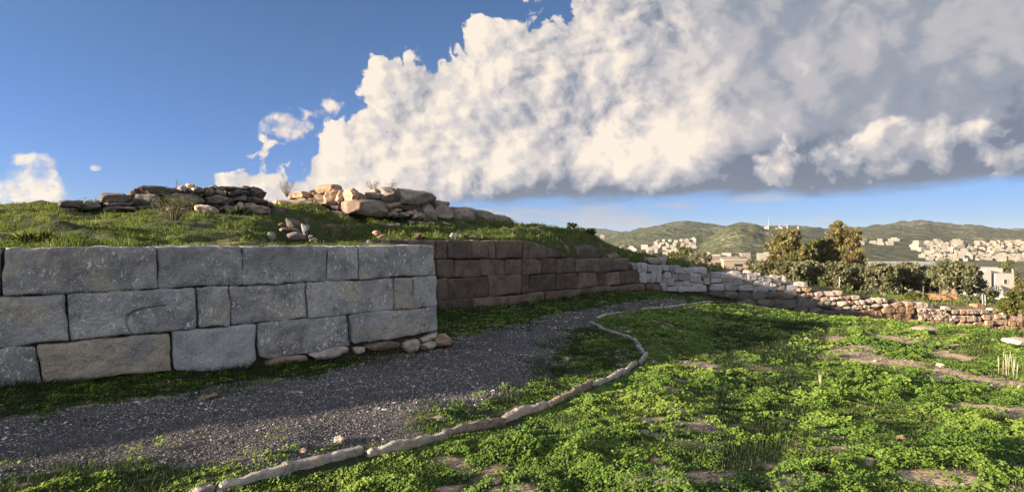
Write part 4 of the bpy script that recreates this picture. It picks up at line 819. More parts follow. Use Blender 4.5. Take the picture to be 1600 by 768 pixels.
# ================================================================ hills: each ridge is a solid body of land at its own distance
def ridge(name, sky_pts, D, D0, y0, seed, matname, amp=1.0, n=500, rows=70, back=1.6, pw=.8):
    px = np.linspace(sky_pts[0][0], sky_pts[-1][0], n); py = np.interp(px, [p[0] for p in sky_pts], [p[1] for p in sky_pts])
    # smooth the skyline
    k = np.ones(9)/9; py = np.convolve(np.pad(py, 4, mode='edge'), k, 'valid'); u = (px-800)/800
    V = []
    for j in range(rows+12):
        if j <= rows:
            t = j/rows; d = D0+(D-D0)*t; h = -y0/800*D0*(1-t**pw)+(384-py)/800*D*t**pw if False else None
            z0 = (384-y0)/800*D0; z1 = (384-py)/800*D; z = z0+(z1-z0)*(t**pw if pw else t)
        else:
            t = (j-rows)/11; d = D*(1+(back-1)*t); z = (384-py)/800*D*(1-t)+t*(-30)-t*20; t = 1-t
        x = u*d; y = np.full(n, d)
        f = (fbm(x/(D*.07)+seed, y/(D*.07), 5)-.5); g = (fbm(x/(D*.02)+seed, y/(D*.02), 4)-.5); env = (min(1, t*3) if j <= rows else t)*(1.0 if j < rows else 0.3)
        ed = (1-t**6 if j <= rows else 0)
        z = z+D*.030*amp*f*env*(.15+.85*ed)+D*.007*amp*g*env*(.3+.7*ed)
        V.append(np.stack([x, y, z+EYE], 1))
    V = np.array(V); me = arr_mesh(name, V.reshape(-1, 3), grid_faces(rows+12, n), None, True)
    tag(link(name, me, M[matname]), kind='structure'); return V[:rows+1], px
def hill_mat(name, bush, bush2, soil, s1, s2, thr=.5, hazec=None, hz=0.0):
    m, T = mat(name); P = geo(T)
    a = T.noise(P, s1, 5, .65); b = T.voro(P, s2, 'F1'); c2 = T.noise(P, s2*.8, 4, .7)
    c = T.mix(T.mapr(T.noise(P, s2*.45, 4, .7), .38, .6), bush, bush2)
    so = T.mapr(T.m('ADD', T.m('MULTIPLY', a, .55), T.m('MULTIPLY', c2, .45)), thr, thr+.05)
    c = T.mix(so, c, soil); rk = T.mapr(T.m('ADD', T.m('MULTIPLY', T.noise(P, s2*2.2, 3, .7), .75), T.m('MULTIPLY', a, .25)), .60, .64)
    c = T.mix(T.m('MULTIPLY', rk, .8), c, (.46, .40, .33))
    h = T.m('ADD', T.m('MULTIPLY', c2, 1.0), T.m('MULTIPLY', T.m('SUBTRACT', 1.0, b), .6))
    M[name] = finish(m, T, c, 1.0, h, .9, 6.0/1)
hill_mat('maquis_near', (.04, .055, .025), (.10, .115, .05), (.27, .23, .15), .006, .13, .57)
hill_mat('maquis_mid', (.035, .05, .026), (.085, .10, .048), (.25, .21, .15), .006, .11, .58)
hill_mat('maquis_far', (.05, .068, .042), (.085, .10, .06), (.20, .18, .13), .003, .06, .62)
hill_mat('town_slope', (.04, .052, .028), (.085, .095, .05), (.30, .235, .165), .006, .10, .57)
ridge('hill_far', [(560, 368), (780, 360), (830, 357), (862, 361), (890, 358.5), (925, 357.5), (955, 362), (1010, 370), (1080, 376)], 4200, 1800, 392, 3, 'maquis_far')
L4, px4 = ridge('hills', [(1120, 372), (1200, 359), (1260, 359), (1290, 362), (1340, 360), (1375, 357.5), (1420, 355.5), (1438, 353.5), (1455, 355), (1490, 359), (1550, 364), (1600, 365.5), (1700, 366), (1850, 360), (2100, 350), (2400, 345)], 3300, 430, 409, 11, 'town_slope', 1.0, 700, 110, pw=.75)
L2, px2 = ridge('hills', [(850, 384), (900, 379), (942, 373), (975, 364), (1010, 356), (1045, 350.5), (1068, 347), (1085, 347.5), (1110, 350.5), (1140, 355), (1200, 361), (1300, 372)], 2000, 620, 403, 21, 'maquis_mid', .8)
L3, px3 = ridge('hills', [(1020, 412), (1060, 396), (1090, 383), (1112, 366), (1135, 354), (1158, 348.5), (1175, 350), (1205, 355), (1240, 360), (1280, 364), (1340, 372), (1400, 384), (1470, 398)], 1500, 380, 412, 31, 'maquis_near', .8)
def on_ridge(L, pxs, px, py):
    c = np.interp(px, pxs, np.arange(len(pxs))); i = int(c); f = c-i; i = min(i, len(pxs)-2)
    col = L[:, i]*(1-f)+L[:, i+1]*f; pyc = 384-(col[:, 2]-EYE)/col[:, 1]*800
    best = None
    for j in range(len(pyc)-1):
        if pyc[j] >= py > pyc[j+1]: best = j; break
    if best is None: j = int(np.argmin(abs(pyc-py))); return col[j]
    t = (pyc[best]-py)/(pyc[best]-pyc[best+1]+1e-9); return col[best]*(1-t)+col[best+1]*t
# ================================================================ houses
m, T = mat('whitewash'); M['wash'] = finish(m, T, T.mix(T.noise(geo(T), .6, 4), (.38, .355, .31), (.46, .43, .38)), .9)
m, T = mat('beige_render'); M['beige'] = finish(m, T, T.mix(T.noise(geo(T), .6, 4), (.25, .205, .165), (.33, .27, .22)), .9)
m, T = mat('far_limewash'); M['farwash'] = finish(m, T, T.mix(T.noise(geo(T), .05, 3), (.17, .155, .135), (.30, .28, .245)), .9)
m, T = mat('window_glass'); M['glass'] = finish(m, T, T.mix(T.noise(geo(T), .9, 2), (.02, .025, .03), (.06, .07, .08)), .2, spec=.5)
m, T = mat('roof_tile'); M['tile'] = finish(m, T, T.mix(T.noise(geo(T), .8, 3), (.36, .16, .10), (.46, .24, .15)), .9)
m, T = mat('sheet_roof'); M['sheet'] = finish(m, T, T.mix(T.noise(geo(T), .3, 3), (.30, .31, .33), (.40, .41, .43)), .6)
m, T = mat('canvas'); M['canvas'] = finish(m, T, T.mix(T.noise(geo(T), 1.5, 3), (.50, .46, .41), (.58, .54, .48)), .9, trans=(.3, .27, .22), tmix=.25)
m, T = mat('grey_metal'); M['metal'] = finish(m, T, T.mix(T.noise(geo(T), 3, 3), (.28, .29, .30), (.42, .43, .44)), .5)
def bxm(name, boxes):
    """boxes (x0,x1,y0,y1,z0,z1) -> one mesh with softened edges"""
    bm = bmesh.new()
    for (x0, x1, y0, y1, z0, z1) in boxes:
        v = [bm.verts.new((x, y, z)) for x in (x0, x1) for y in (y0, y1) for z in (z0, z1)]
        for f in ((0, 1, 3, 2), (4, 6, 7, 5), (0, 4, 5, 1), (2, 3, 7, 6), (0, 2, 6, 4), (1, 5, 7, 3)): bm.faces.new([v[i] for i in f])
    bmesh.ops.recalc_face_normals(bm, faces=bm.faces); me = bpy.data.meshes.new(name); bm.to_mesh(me); bm.free(); return me
def make_house(kind, loc, rot, label, group=None, wallm='wash'):
    """flat roofed cube house of one or two storeys: walls with a parapet, windows, a door, roof"""
    w, d, h, up = kind; hs = empty('house', loc, label, 'house', group); hs.rotation_euler.z = rot
    B = [(-w/2, w/2, -d/2, d/2, -3, h)]
    if up: B.append((-w/2*up, w/2*.55, -d/2+1.2, d/2-.1, h-.1, h+2.9))
    p = .22
    top = [(-w/2, w/2, -d/2, -d/2+p, h, h+.55), (-w/2, w/2, d/2-p, d/2, h, h+.55), (-w/2, -w/2+p, -d/2+p, d/2-p, h, h+.55), (w/2-p, w/2, -d/2+p, d/2-p, h, h+.55)]
    def part(nm, boxes, mk): o = bpy.data.objects.new(nm, bxm(nm, boxes)); C.objects.link(o); o.data.materials.append(M[mk]); o.parent = hs; return o
    part('walls', B, wallm); part('parapet', top, wallm)
    nw = max(2, int(w//3)); fl = 1 if h < 4 else 2
    for f in range(fl):
        for i in range(nw):
            x = -w/2+w*(i+.5)/nw; z = .9+f*2.9
            if f == 0 and i == nw//2: part('door', [(x-.5, x+.5, -d/2-.05, -d/2+.08, 0, 2.1)], 'glass')
            else: part('window', [(x-.5, x+.5, -d/2-.04, -d/2+.08, z, z+1.2)], 'glass')
    if up: part('window', [(-.5, .6, -d/2+1.14, -d/2+1.3, h+.9, h+2.1)], 'glass')
    return hs
def copy_house(src, loc, rot, sc, label, group):
    r = src.copy(); C.objects.link(r); r.location = loc; r.rotation_euler.z = rot; r.scale = (sc, sc, sc); tag(r, label, 'house', group)
    for ch in src.children:
        c = ch.copy(); C.objects.link(c); c.parent = r
    return r
KINDS = [(9, 8, 3.2, 0), (11, 8, 6.2, 0), (12, 9, 6.0, .6), (8, 7, 5.8, 0), (15, 9, 3.4, .4), (14, 9, 6.2, .3)]
CL = {}
def town(L, pxs, zone, n, label, group, size=1.0, ym=1.0, wallm='farwash'):
    x0, x1, y0, y1 = zone; done = 0; placed = []
    for t in range(n*40):
        if done >= n: break
        px, py = random.uniform(x0, x1), y0+(y1-y0)*random.random()**ym
        p = on_ridge(L, pxs, px, py); wpx = 12*size/p[1]*800
        if any(abs(px-q[0]) < (wpx+q[2])*.5 and abs(py-q[1]) < 2.6 for q in placed): continue
        placed.append((px, py, wpx)); k = random.randrange(len(KINDS)); key = (k, wallm)
        loc = (float(p[0]), float(p[1]), float(p[2])); rot = random.choice([0, 0, .3, -.35, .6, 1.57])+random.uniform(-.15, .15)-.35; sc = size*random.uniform(.8, 1.25)
        if key not in CL:
            o = make_house(KINDS[k], loc, rot, label, group, wallm); o.scale = (sc,)*3; CL[key] = o
        else: copy_house(CL[key], loc, rot, sc, label, group)
        done += 1
town(L2, px2, (1025, 1085, 377, 388), 22, 'small white house in the hillside cluster under the left hill', 'houses on the left hillside', .62)
town(L2, px2, (962, 1055, 389, 398), 18, 'white flat-roofed house in the row below the left hill, just over the wall end', 'houses below the left hill', .75)
town(L2, px2, (930, 950, 372, 381), 4, 'tiny pale house at the foot of the left hill, at the mound edge', 'houses at the mound edge')
town(L3, px3, (1192, 1215, 403, 409), 3, 'white house peeping over the olive trees left of the tall trees', 'houses behind the olives', .9)
town(L3, px3, (1105, 1165, 402, 408), 6, 'sunlit white house in the valley behind the pale rubble wall', 'houses behind the rubble wall', .75)
town(L4, px4, (1345, 1400, 376, 384), 7, 'white house in the line on the dark slope right of the tall trees', 'houses in a line on the dark slope', .6)
town(L4, px4, (1430, 1500, 381, 391), 16, 'white house in the loose row across the middle of the far slope', 'houses across the far slope', .7)
town(L4, px4, (1440, 1525, 392, 404), 32, 'white house low on the far slope above the long warehouse', 'houses above the warehouse', .5)
town(L4, px4, (1520, 1640, 378, 388), 50, 'pale house in the dense terraces high in the town at the right edge', 'houses in the upper town', .45, wallm='beige')
town(L4, px4, (1450, 1660, 384, 408), 125, 'pale house crowded in the lower town at the right edge', 'houses in the lower town', .32)
town(L4, px4, (1560, 1640, 402, 410), 14, 'white house at the foot of the town behind the big white villa', 'houses behind the villa', .5)
town(L3, px3, (1196, 1240, 357, 362), 3, 'small white building beside the mast on the saddle ridge', 'buildings beside the mast', .6)
# mast on the ridge
mp = on_ridge(L3, px3, 1201, 358); ms = empty('radio_mast', tuple(float(v) for v in mp), 'thin radio mast on the ridge saddle above the hills', 'mast')
def cyl(name, p0, p1, r0, r1, mk, parent, seg=8, world=False):
    p0, p1 = Vector(p0), Vector(p1); ax = (p1-p0).normalized(); s = ax.orthogonal().normalized(); t = ax.cross(s); bm = bmesh.new()
    A = [bm.verts.new(p0+(s*math.cos(a)+t*math.sin(a))*r0) for a in np.linspace(0, 2*math.pi, seg+1)[:-1]]; Bv = [bm.verts.new(p1+(s*math.cos(a)+t*math.sin(a))*r1) for a in np.linspace(0, 2*math.pi, seg+1)[:-1]]
    for i in range(seg): bm.faces.new((A[i], A[(i+1) % seg], Bv[(i+1) % seg], Bv[i]))
    bm.faces.new(A[::-1]); bm.faces.new(Bv); me = bpy.data.meshes.new(name); bm.to_mesh(me); bm.free()
    o = bpy.data.objects.new(name, me); C.objects.link(o); me.materials.append(M[mk]); o.parent = parent; return o
cyl('pole', (0, 0, -2), (0, 0, 20), .5, .3, 'metal', ms); cyl('antenna', (0, 0, 20), (0, 0, 27), .25, .12, 'metal', ms)
for dx, hh in ((22, 9), (38, 11), (60, 8)):
    q = empty('water_tower', (float(mp[0]+dx), float(mp[1]), float(mp[2]-1)), {22: 'pale narrow tower nearest the mast on the ridge saddle', 38: 'tallest pale narrow tower on the ridge saddle', 60: 'shortest pale tower, farthest from the mast'}[dx], 'tower')
    cyl('shaft', (0, 0, -2), (0, 0, hh*.8), 1.6, 1.5, 'beige', q, 12); cyl('head', (0, 0, hh*.8), (0, 0, hh), 2.2, 2.0, 'farwash', q, 12)
# sheds and the warehouse in the valley
def shed(px, py, d, w, dp, h, label, roofm='sheet', rise=.8, wallm='wash', name='warehouse'):
    p = W(px, py, d); t = empty(name, tuple(p), label, 'warehouse')
    def part(nm, boxes, mk): o = bpy.data.objects.new(nm, bxm(nm, boxes)); C.objects.link(o); o.data.materials.append(M[mk]); o.parent = t
    part('walls', [(-w/2, w/2, 0, dp, -3, h)], wallm)
    bm = bmesh.new(); pr = [(-.3, h), (dp/2, h+rise), (dp+.3, h), (dp+.3, h+.25), (dp/2, h+rise+.3), (-.3, h+.25)]
    A = [bm.verts.new((-w/2-.3, y_, z_)) for y_, z_ in pr]; Bv = [bm.verts.new((w/2+.3, y_, z_)) for y_, z_ in pr]
    for i in range(6): bm.faces.new((A[i], Bv[i], Bv[(i+1) % 6], A[(i+1) % 6]))
    bm.faces.new(A[::-1]); bm.faces.new(Bv); me = bpy.data.meshes.new('roof'); bm.to_mesh(me); bm.free(); o = bpy.data.objects.new('roof', me); C.objects.link(o); me.materials.append(M[roofm]); o.parent = t
    for i in range(int(w//6)): x_ = -w/2+3+i*6; part('window', [(x_, x_+2.4, -.06, .1, h*.45, h*.7)], 'glass')
shed(1437, 427, 260, 46, 18, 3.6, 'long low white warehouse with a grey sheet roof behind the olive trees', rise=2.0); shed(1371, 424, 255, 20, 14, 3.2, 'white shed with a bright roof left of the long warehouse', 'wash', 1.0)
shed(1398, 423, 285, 12, 10, 3.6, 'bluish-roofed shed between the two white sheds'); shed(1128, 424, 150, 10, 8, 3.8, 'cream single-storey building behind the rubble wall, left one', 'beige', .3, 'beige', 'building'); shed(1150, 424, 148, 7, 8, 3.2, 'cream single-storey building behind the rubble wall, right one', 'wash', .3, 'beige', 'building')
# ---- the white villa with shade sails
vp = W(1563, 478, 88); vl = empty('villa', tuple(vp), 'large white cubic villa with two small square windows at the right edge', 'house')
def vpart(nm, boxes, mk, par=None): o = bpy.data.objects.new(nm, bxm(nm, boxes)); C.objects.link(o); o.data.materials.append(M[mk]); o.parent = par or vl; return o
k_ = 88/800
X_ = lambda px: (px-1563)*k_
Z_ = lambda py: (478-py)*k_
vpart('walls', [(X_(1525), X_(1549), 0, 7, -3, Z_(425)), (X_(1549), X_(1556), .9, 7, -3, Z_(421)), (X_(1556), X_(1586), .15, 7.5, -3, Z_(427)), (X_(1520.5), X_(1530), .8, 6, Z_(432), Z_(422.5))], 'wash')
vpart('parapet', [(X_(1534), X_(1586), 2.2, 2.5, Z_(427), Z_(419.5)), (X_(1540), X_(1582), 2.6, 7.4, Z_(424), Z_(418.2))], 'wash')
vpart('recessed_panel', [(X_(1549.3), X_(1555.8), .82, .95, 0, Z_(428))], 'beige')
for (a_, b_, c_, d_) in ((1532, 1537.5, 435, 442), (1569.5, 1574.5, 436.5, 443)):
    wn = vpart('window', [(X_(a_), X_(b_), -.03 if a_ < 1550 else .11, .2, Z_(d_), Z_(c_))], 'glass'); f_ = X_(a_); g_ = X_(b_); yy = -.07 if a_ < 1550 else .07
    vpart('window_frame', [(f_-.07, f_, yy, .2, Z_(d_)-.07, Z_(c_)+.07), (g_, g_+.07, yy, .2, Z_(d_)-.07, Z_(c_)+.07), (f_, g_, yy, .2, Z_(c_), Z_(c_)+.07), (f_, g_, yy, .2, Z_(d_)-.07, Z_(d_))]+([((f_+g_)/2-.04, (f_+g_)/2+.04, yy, .2, Z_(d_), Z_(c_))] if a_ < 1550 else []), 'wash', wn)
for dx, dy in ((-4.6, 1.5), (2.4, 1.3), (3.0, 1.9)): cyl('roof_vent', (dx+1, dy, Z_(427)), (dx+1, dy, Z_(421)), .12, .12, 'metal', vl)
vpart('terrace_wall', [(X_(1556), X_(1660), -5.5, -5.2, -3, Z_(466))], 'wash')
def sail(corners, label):
    P4 = [W(*c) for c in corners]; c0 = P4[0]; t = empty('shade_sail', tuple(c0), label, 'shade sail'); n = 12; V = []; cen = sum(P4)/len(P4)
    if len(P4) == 3: P4.append(P4[2])
    for i in range(n+1):
        for j in range(n+1):
            u_, v_ = i/n, j/n; p = (P4[0]*(1-u_)+P4[1]*u_)*(1-v_)+(P4[3]*(1-u_)+P4[2]*u_)*v_; e_ = 1-.10*(math.sin(math.pi*u_)+math.sin(math.pi*v_))*(abs(u_-.5)+abs(v_-.5))
            p = cen+(p-cen)*e_; p[2] -= .35*math.sin(math.pi*u_)*math.sin(math.pi*v_); V.append(p-c0)
    me = arr_mesh('sail', np.array(V), grid_faces(n+1, n+1), None, True); o = bpy.data.objects.new('sail', me); C.objects.link(o); me.materials.append(M['canvas']); o.parent = t
    sd = o.modifiers.new('thickness', 'SOLIDIFY'); sd.thickness = .02
    for c in corners[:3]:
        p = W(*c)-c0; g_ = upper(np.array([p[0]+c0[0]]), np.array([p[1]+c0[1]]))[0]-c0[2]; cyl('post', (p[0], p[1], g_-.3), (p[0], p[1], p[2]+.2), .06, .05, 'metal', t)
sail([(1557, 444, 74), (1527, 456, 77), (1529, 470, 70), (1558, 462, 70)], 'left beige shade sail stretched before the white villa')
sail([(1560, 444, 74), (1600, 457, 78), (1640, 460, 74), (1566, 462, 70)], 'right beige shade sail rising to the same high post by the villa')
# parked cars under the trees
def car(px, py, d, rot, label, col):
    m, T = mat('car_paint'); finish(m, T, T.mix(T.noise(geo(T), 2, 2), col, tuple(c*.92 for c in col)), .35, spec=.5)
    p = W(px, py, d); t = empty('parked_car', tuple(p), label, 'car'); t.rotation_euler.z = rot
    prof = [(-2.1, .35), (-2.15, .75), (-1.95, .95), (-1.2, 1.0), (-.6, 1.42), (.7, 1.45), (1.4, 1.0), (2.05, .85), (2.15, .5), (2.1, .3)]
    bm = bmesh.new(); L_ = []
    for yy, s_ in ((-.85, 1), (.85, 1)):
        L_.append([bm.verts.new((x_, yy*(.86 if z_ > 1.1 else 1), z_)) for x_, z_ in prof])
    for i in range(len(prof)): j_ = (i+1) % len(prof); bm.faces.new((L_[0][i], L_[0][j_], L_[1][j_], L_[1][i]))
    bm.faces.new(L_[0][::-1]); bm.faces.new(L_[1]); bmesh.ops.recalc_face_normals(bm, faces=bm.faces); bmesh.ops.bevel(bm, geom=bm.edges[:], offset=.06, segments=2, affect='EDGES')
    me = bpy.data.meshes.new('body'); bm.to_mesh(me); bm.free(); o = bpy.data.objects.new('body', me); C.objects.link(o); me.materials.append(m); o.parent = t
    def part(nm, boxes, mk): o = bpy.data.objects.new(nm, bxm(nm, boxes)); C.objects.link(o); o.data.materials.append(M[mk]); o.parent = t
    part('window', [(-.55, .75, -.80, .80, 1.03, 1.36)], 'glass')
    for x_ in (-1.35, 1.3):
        for y_ in (-.86, .70): cyl('wheel', (x_, y_, .32), (x_, y_+.16, .32), .32, .32, 'glass', t, 14)
def ground_z(px, d, f=None): x_ = (px-800)/800*d; return 384-((f or upper)(np.array([x_]), np.array([d]))[0]-EYE)*800/d
car(1404, ground_z(1404, 62), 62, .1, 'white car parked in the shade beneath the olive trees', (.7, .7, .72)); car(1586, ground_z(1586, 58)-2, 58, .2, 'silver car parked behind the field wall near the villa', (.45, .47, .5))
# ================================================================ trees
def tubes(name, segs, seg=7):
    """segs: list of polylines [(p, r), ...] joined in one mesh"""
    bm = bmesh.new()
    for pl in segs:
        prev = None
        for i, (p, r) in enumerate(pl):
            p = Vector(p); ax = (Vector(pl[min(i+1, len(pl)-1)][0])-Vector(pl[max(i-1, 0)][0])).normalized(); s = ax.orthogonal().normalized(); t = ax.cross(s)
            rg = [bm.verts.new(p+(s*math.cos(a)+t*math.sin(a))*r*(1+.12*math.sin(3*a+i))) for a in np.linspace(0, 2*math.pi, seg+1)[:-1]]
            if prev:
                for k in range(seg): bm.faces.new((prev[k], prev[(k+1) % seg], rg[(k+1) % seg], rg[k]))
            prev = rg
        bm.faces.new(prev)
    me = bpy.data.meshes.new(name); bm.to_mesh(me); bm.free()
    for f in me.polygons: f.use_smooth = True
    return me
def tree(name, loc, h, w, mk, label, cat, group=None, n=3500, leaf=.12, trunk=.16, base=.28, lobes=14, pointy=0.0, sq=.8, stems=1, bark='bark', tintsh=0.0, lw=1.0):
    t = empty(name, loc, label, cat, group); R_ = random.random
    cen = []; segs = []
    for i in range(lobes):
        u_ = (i+.5)/lobes; z = h*(base+(1-base)*(u_**.9)); rr = w*.5*(math.sin(math.pi*min(1, .18+.80*u_))**.6 if not pointy else (1-u_)**pointy*.95+.06)
        a = i*2.4+R_()*.8; r = rr*random.uniform(.35, .8); cr = w*lw*random.uniform(.16, .27)*(1-.45*pointy*u_); cen.append((r*math.cos(a), r*math.sin(a), min(z, h-cr*.6), cr))
    for s_ in range(stems):
        ox, oy = (R_()-.5)*.25*(stems > 1), (R_()-.5)*.25*(stems > 1); bend = [(random.uniform(-.06, .06)*h, random.uniform(-.06, .06)*h) for _ in range(3)]
        tp = [((ox*4+0, oy*4, -.3), trunk*1.35), ((ox*3+bend[0][0]*.3, oy*3+bend[0][1]*.3, h*base*.5), trunk), ((ox+bend[1][0], oy+bend[1][1], h*base), trunk*.8), ((ox+bend[2][0], oy+bend[2][1], h*.7), trunk*.35)]
        segs.append(tp)
    for c in cen:
        st = segs[random.randrange(stems)]; b0 = Vector(st[2][0]).lerp(Vector(st[3][0]), max(0, min(1, (c[2]/h-base)/(1-base)-.35)) if c[2] > h*base else 0); e_ = Vector(c[:3]); md = b0.lerp(e_, .5)+Vector((0, 0, -.04*h)); segs.append([(b0, trunk*.35), (md, trunk*.22), (e_, trunk*.08)])
    tr = bpy.data.objects.new('trunk', tubes('trunk', segs)); C.objects.link(tr); tr.data.materials.append(M[bark]); tr.parent = t
    P_ = []; S_ = []
    wts = np.array([c[3]**2 for c in cen]); wts /= wts.sum()
    for c, wt in zip(cen, wts):
        m_ = max(6, int(n*wt)); nt = max(3, m_//22); d = rng.normal(size=(nt, 3)); d /= np.linalg.norm(d, axis=1)[:, None]; rad = c[3]*rng.uniform(.45, 1.1, nt)[:, None]
        tc = np.array(c[:3])+d*rad*np.array([1, 1, sq]); id_ = rng.integers(0, nt, m_); q = tc[id_]+rng.normal(0, c[3]*.17, (m_, 3)); P_.append(q)
    P_ = np.concatenate(P_); P_[:, 2] = np.minimum(P_[:, 2], h*1.02)
    ti = np.clip(rng.normal(.5, .2, len(P_))+(fbm(P_[:, 0]*1.5+loc[0], P_[:, 2]*1.5, 2)-.5)*.8+tintsh, 0, 1)
    me = leaves('crown', P_, leaf*rng.uniform(.6, 1.4, len(P_)), rng.normal(.2, .8, len(P_)), None, ti, elong=1.7)
    cr = bpy.data.objects.new('crown', me); C.objects.link(cr); me.materials.append(M[mk]); cr.parent = t; return t
def at(px, d): x_ = (px-800)/800*d; return (x_, d, float(upper(np.array([x_]), np.array([d]))[0]))
def hpx(px, d, ytop): return EYE+(384-ytop)/800*d-at(px, d)[2]
OG = 'olive trees in the row above the terrace wall'
for px, d, yt, wpx, lab in [(1198, 43, 409, 54, 'leftmost olive tree of the row, behind the pale rubble wall'), (1232, 41, 411, 52, 'grey-green olive tree second from the left, in front of the brown trees'), (1268, 42, 409, 56, 'bushy olive tree above the two stacked cream blocks'), (1304, 41, 410, 58, 'dense olive tree directly below the tall pointed tree'),
 (1340, 43, 413, 46, 'rounded olive tree behind the thin white stake'), (1374, 40, 412, 50, 'olive tree with a dark hollow, left of the parked white car'), (1412, 42, 411, 56, 'wide olive tree in front of the warehouse, over the parked car'), (1446, 43, 414, 48, 'olive tree just right of the warehouse middle'), (1486, 37.5, 409, 58, 'olive tree with a thick pale forked trunk on the orange bank'), (1513, 40, 415, 40, 'last olive tree of the row, beside the villa')]:
    h = hpx(px, d, yt); w = wpx*d/800
    tree('olive_tree', at(px, d), h, w, 'olive', lab, 'olive tree', OG, n=4200, leaf=.13, trunk=.10 if px != 1486 else .20, base=.2 if px != 1486 else .32, lobes=15, stems=2 if px != 1486 else 2)
for px, d, yt, wpx, mk, lab, py_, n in [(1228, 62, 362, 68, 'autumn', 'broad rusty-brown tree, leftmost of the tall trees behind the olives', 0, 5500), (1280, 66, 374, 50, 'greenleaf', 'yellow-green bushy tree between the rusty tree and the tall pointed one', 0, 3500), (1256, 58, 386, 30, 'autumn', 'short rusty tree in front of the gap among the tall trees', 0, 2500), (1308, 64, 346, 58, 'autumn', 'tallest pointed brown-green tree of the group', .75, 5500), (1332, 63, 360, 50, 'autumn', 'pointed brown tree right beside the tallest one', .6, 4000), (1238, 56, 396, 26, 'greenleaf', 'bright green shrub low among the rusty trees', 0, 1800)]:
    h = hpx(px, d, yt); tree('tall_tree' if h > 5 else 'tree', at(px, d), h, wpx*d/800, mk, lab, 'tree', None, n=int(n*1.7), leaf=.19, trunk=.16, base=.12, lobes=30, lw=.72, pointy=py_, sq=1.0, stems=2)
for px, d, yt, wpx, mk, lab, n in [(1068, 44, 384, 26, 'greenleaf', 'yellowish shrub rising behind the grey capstones', 2200), (1098, 46, 394, 40, 'olive', 'pale bushy shrub behind the rubble wall, left of the cream buildings', 2600), (1178, 46, 405, 40, 'olive', 'low grey-green shrub behind the rubble wall beside the olives', 2400), (1052, 52, 394, 24, 'greenleaf', 'small dull shrub among the white houses over the wall', 1400), (983, 60, 391, 16, 'greenleaf', 'small yellowish shrub before the white houses near the mound', 900),
 (1592, 27.5, 456, 46, 'greenleaf', 'dull green bush in front of the field wall at the right edge', 3500), (1545, 44, 452, 26, 'olive', 'low grey shrub under the shade sails', 1500), (1522, 35, 462, 34, 'olive', 'bluish-grey spreading shrub right of the forked olive trunk', 2200), (1430, 33, 462, 30, 'greenleaf', 'dry low bush on the orange bank above the terrace wall', 1500), (1600, 72, 436, 30, 'autumn', 'reddish-brown tree beside the villa at the right edge', 2200), (1470, 150, 408, 40, 'greenleaf', 'dark tree clump behind the olives right of the warehouse', 1800), (1505, 140, 412, 36, 'greenleaf', 'dark tree clump just left of the villa', 1600),
 (1125, 60, 415, 22, 'greenleaf', 'small shrub in front of the cream buildings', 900), (1575, 150, 408, 40, 'greenleaf', 'dark trees behind the villa roof', 1500)]:
    h = max(.5, hpx(px, d, yt)); tree('shrub', at(px, d), h, wpx*d/800, mk, lab, 'shrub', None, n=n, leaf=.10*max(1, d/45), trunk=.05, base=.1, lobes=12, stems=3)
for px, yt, d, lab in ((892, 352, 25.8, 'small dark bush on the skyline of the mound end'), (924, 372, 25.2, 'dark round bush where the mound drops to the valley')):
    h = max(.3, hpx(px, d, yt)); tree('shrub', at(px, d), h if px > 900 else .35, 18*d/800, 'dark', lab, 'shrub', None, n=900, leaf=.05, trunk=.03, base=.1, lobes=8, stems=2)
# orange earth bank and stakes
bm = bmesh.new()
bp = [W(px, 462, 36.5) for px in np.linspace(1432, 1506, 30)]; V = []
for i, p in enumerate(bp):
    e_ = math.sin(math.pi*i/29)**.4; g_ = float(upper(np.array([p[0]]), np.array([p[1]]))[0])
    for j in range(9):
        a = math.pi*j/8; rr = 1+.35*(fbm(np.array([i*.45]), np.array([j*.6]), 3)[0]-.5)*2; V.append((p[0], p[1]-math.cos(a)*-1.1*rr*e_-.0, g_-.15+.55*math.sin(a)*rr*e_))
me = arr_mesh('earth_bank', np.array(V), grid_faces(30, 9), None, True); m, T = mat('orange_earth'); P = geo(T)
M['orange'] = finish(m, T, T.mix(T.mapr(T.noise(P, 4, 5, .7), .4, .6), (.42, .23, .11), (.22, .12, .06)), 1.0, T.noise(P, 7, 5, .7), 1.0, .15); tag(link('earth_bank', me, M['orange']), kind='structure')
for px, y0, y1, d, mk, lab in ((1311, 453, 432, 34, 'wash', 'thin pale stake with a bent top under the dense olive tree'), (1442, 470, 447, 32.5, 'bark', 'dark thin post on the orange bank, left one'), (1469, 470, 447, 32.5, 'bark', 'dark thin post on the orange bank beside the forked olive trunk'), (1346, 466, 450, 33, 'bark', 'short greenish stake below the rounded olive tree'), (1345.5, 468, 461, 29.5, 'wash', 'short white stake at the end of the second terrace course'), (1536, 478, 459, 31, 'metal', 'dark post behind the field wall by the shade sails'), (1540, 479, 460, 31.5, 'metal', 'twin dark post just right of the first by the shade sails')):
    b = W(px, y0, d); t_ = W(px, y1, d); o = cyl('stake', (0, 0, -.2), (random.uniform(-.06, .06), 0, t_[2]-b[2]), .03, .022, mk, None); o.location = tuple(b); tag(o, lab, 'stake')
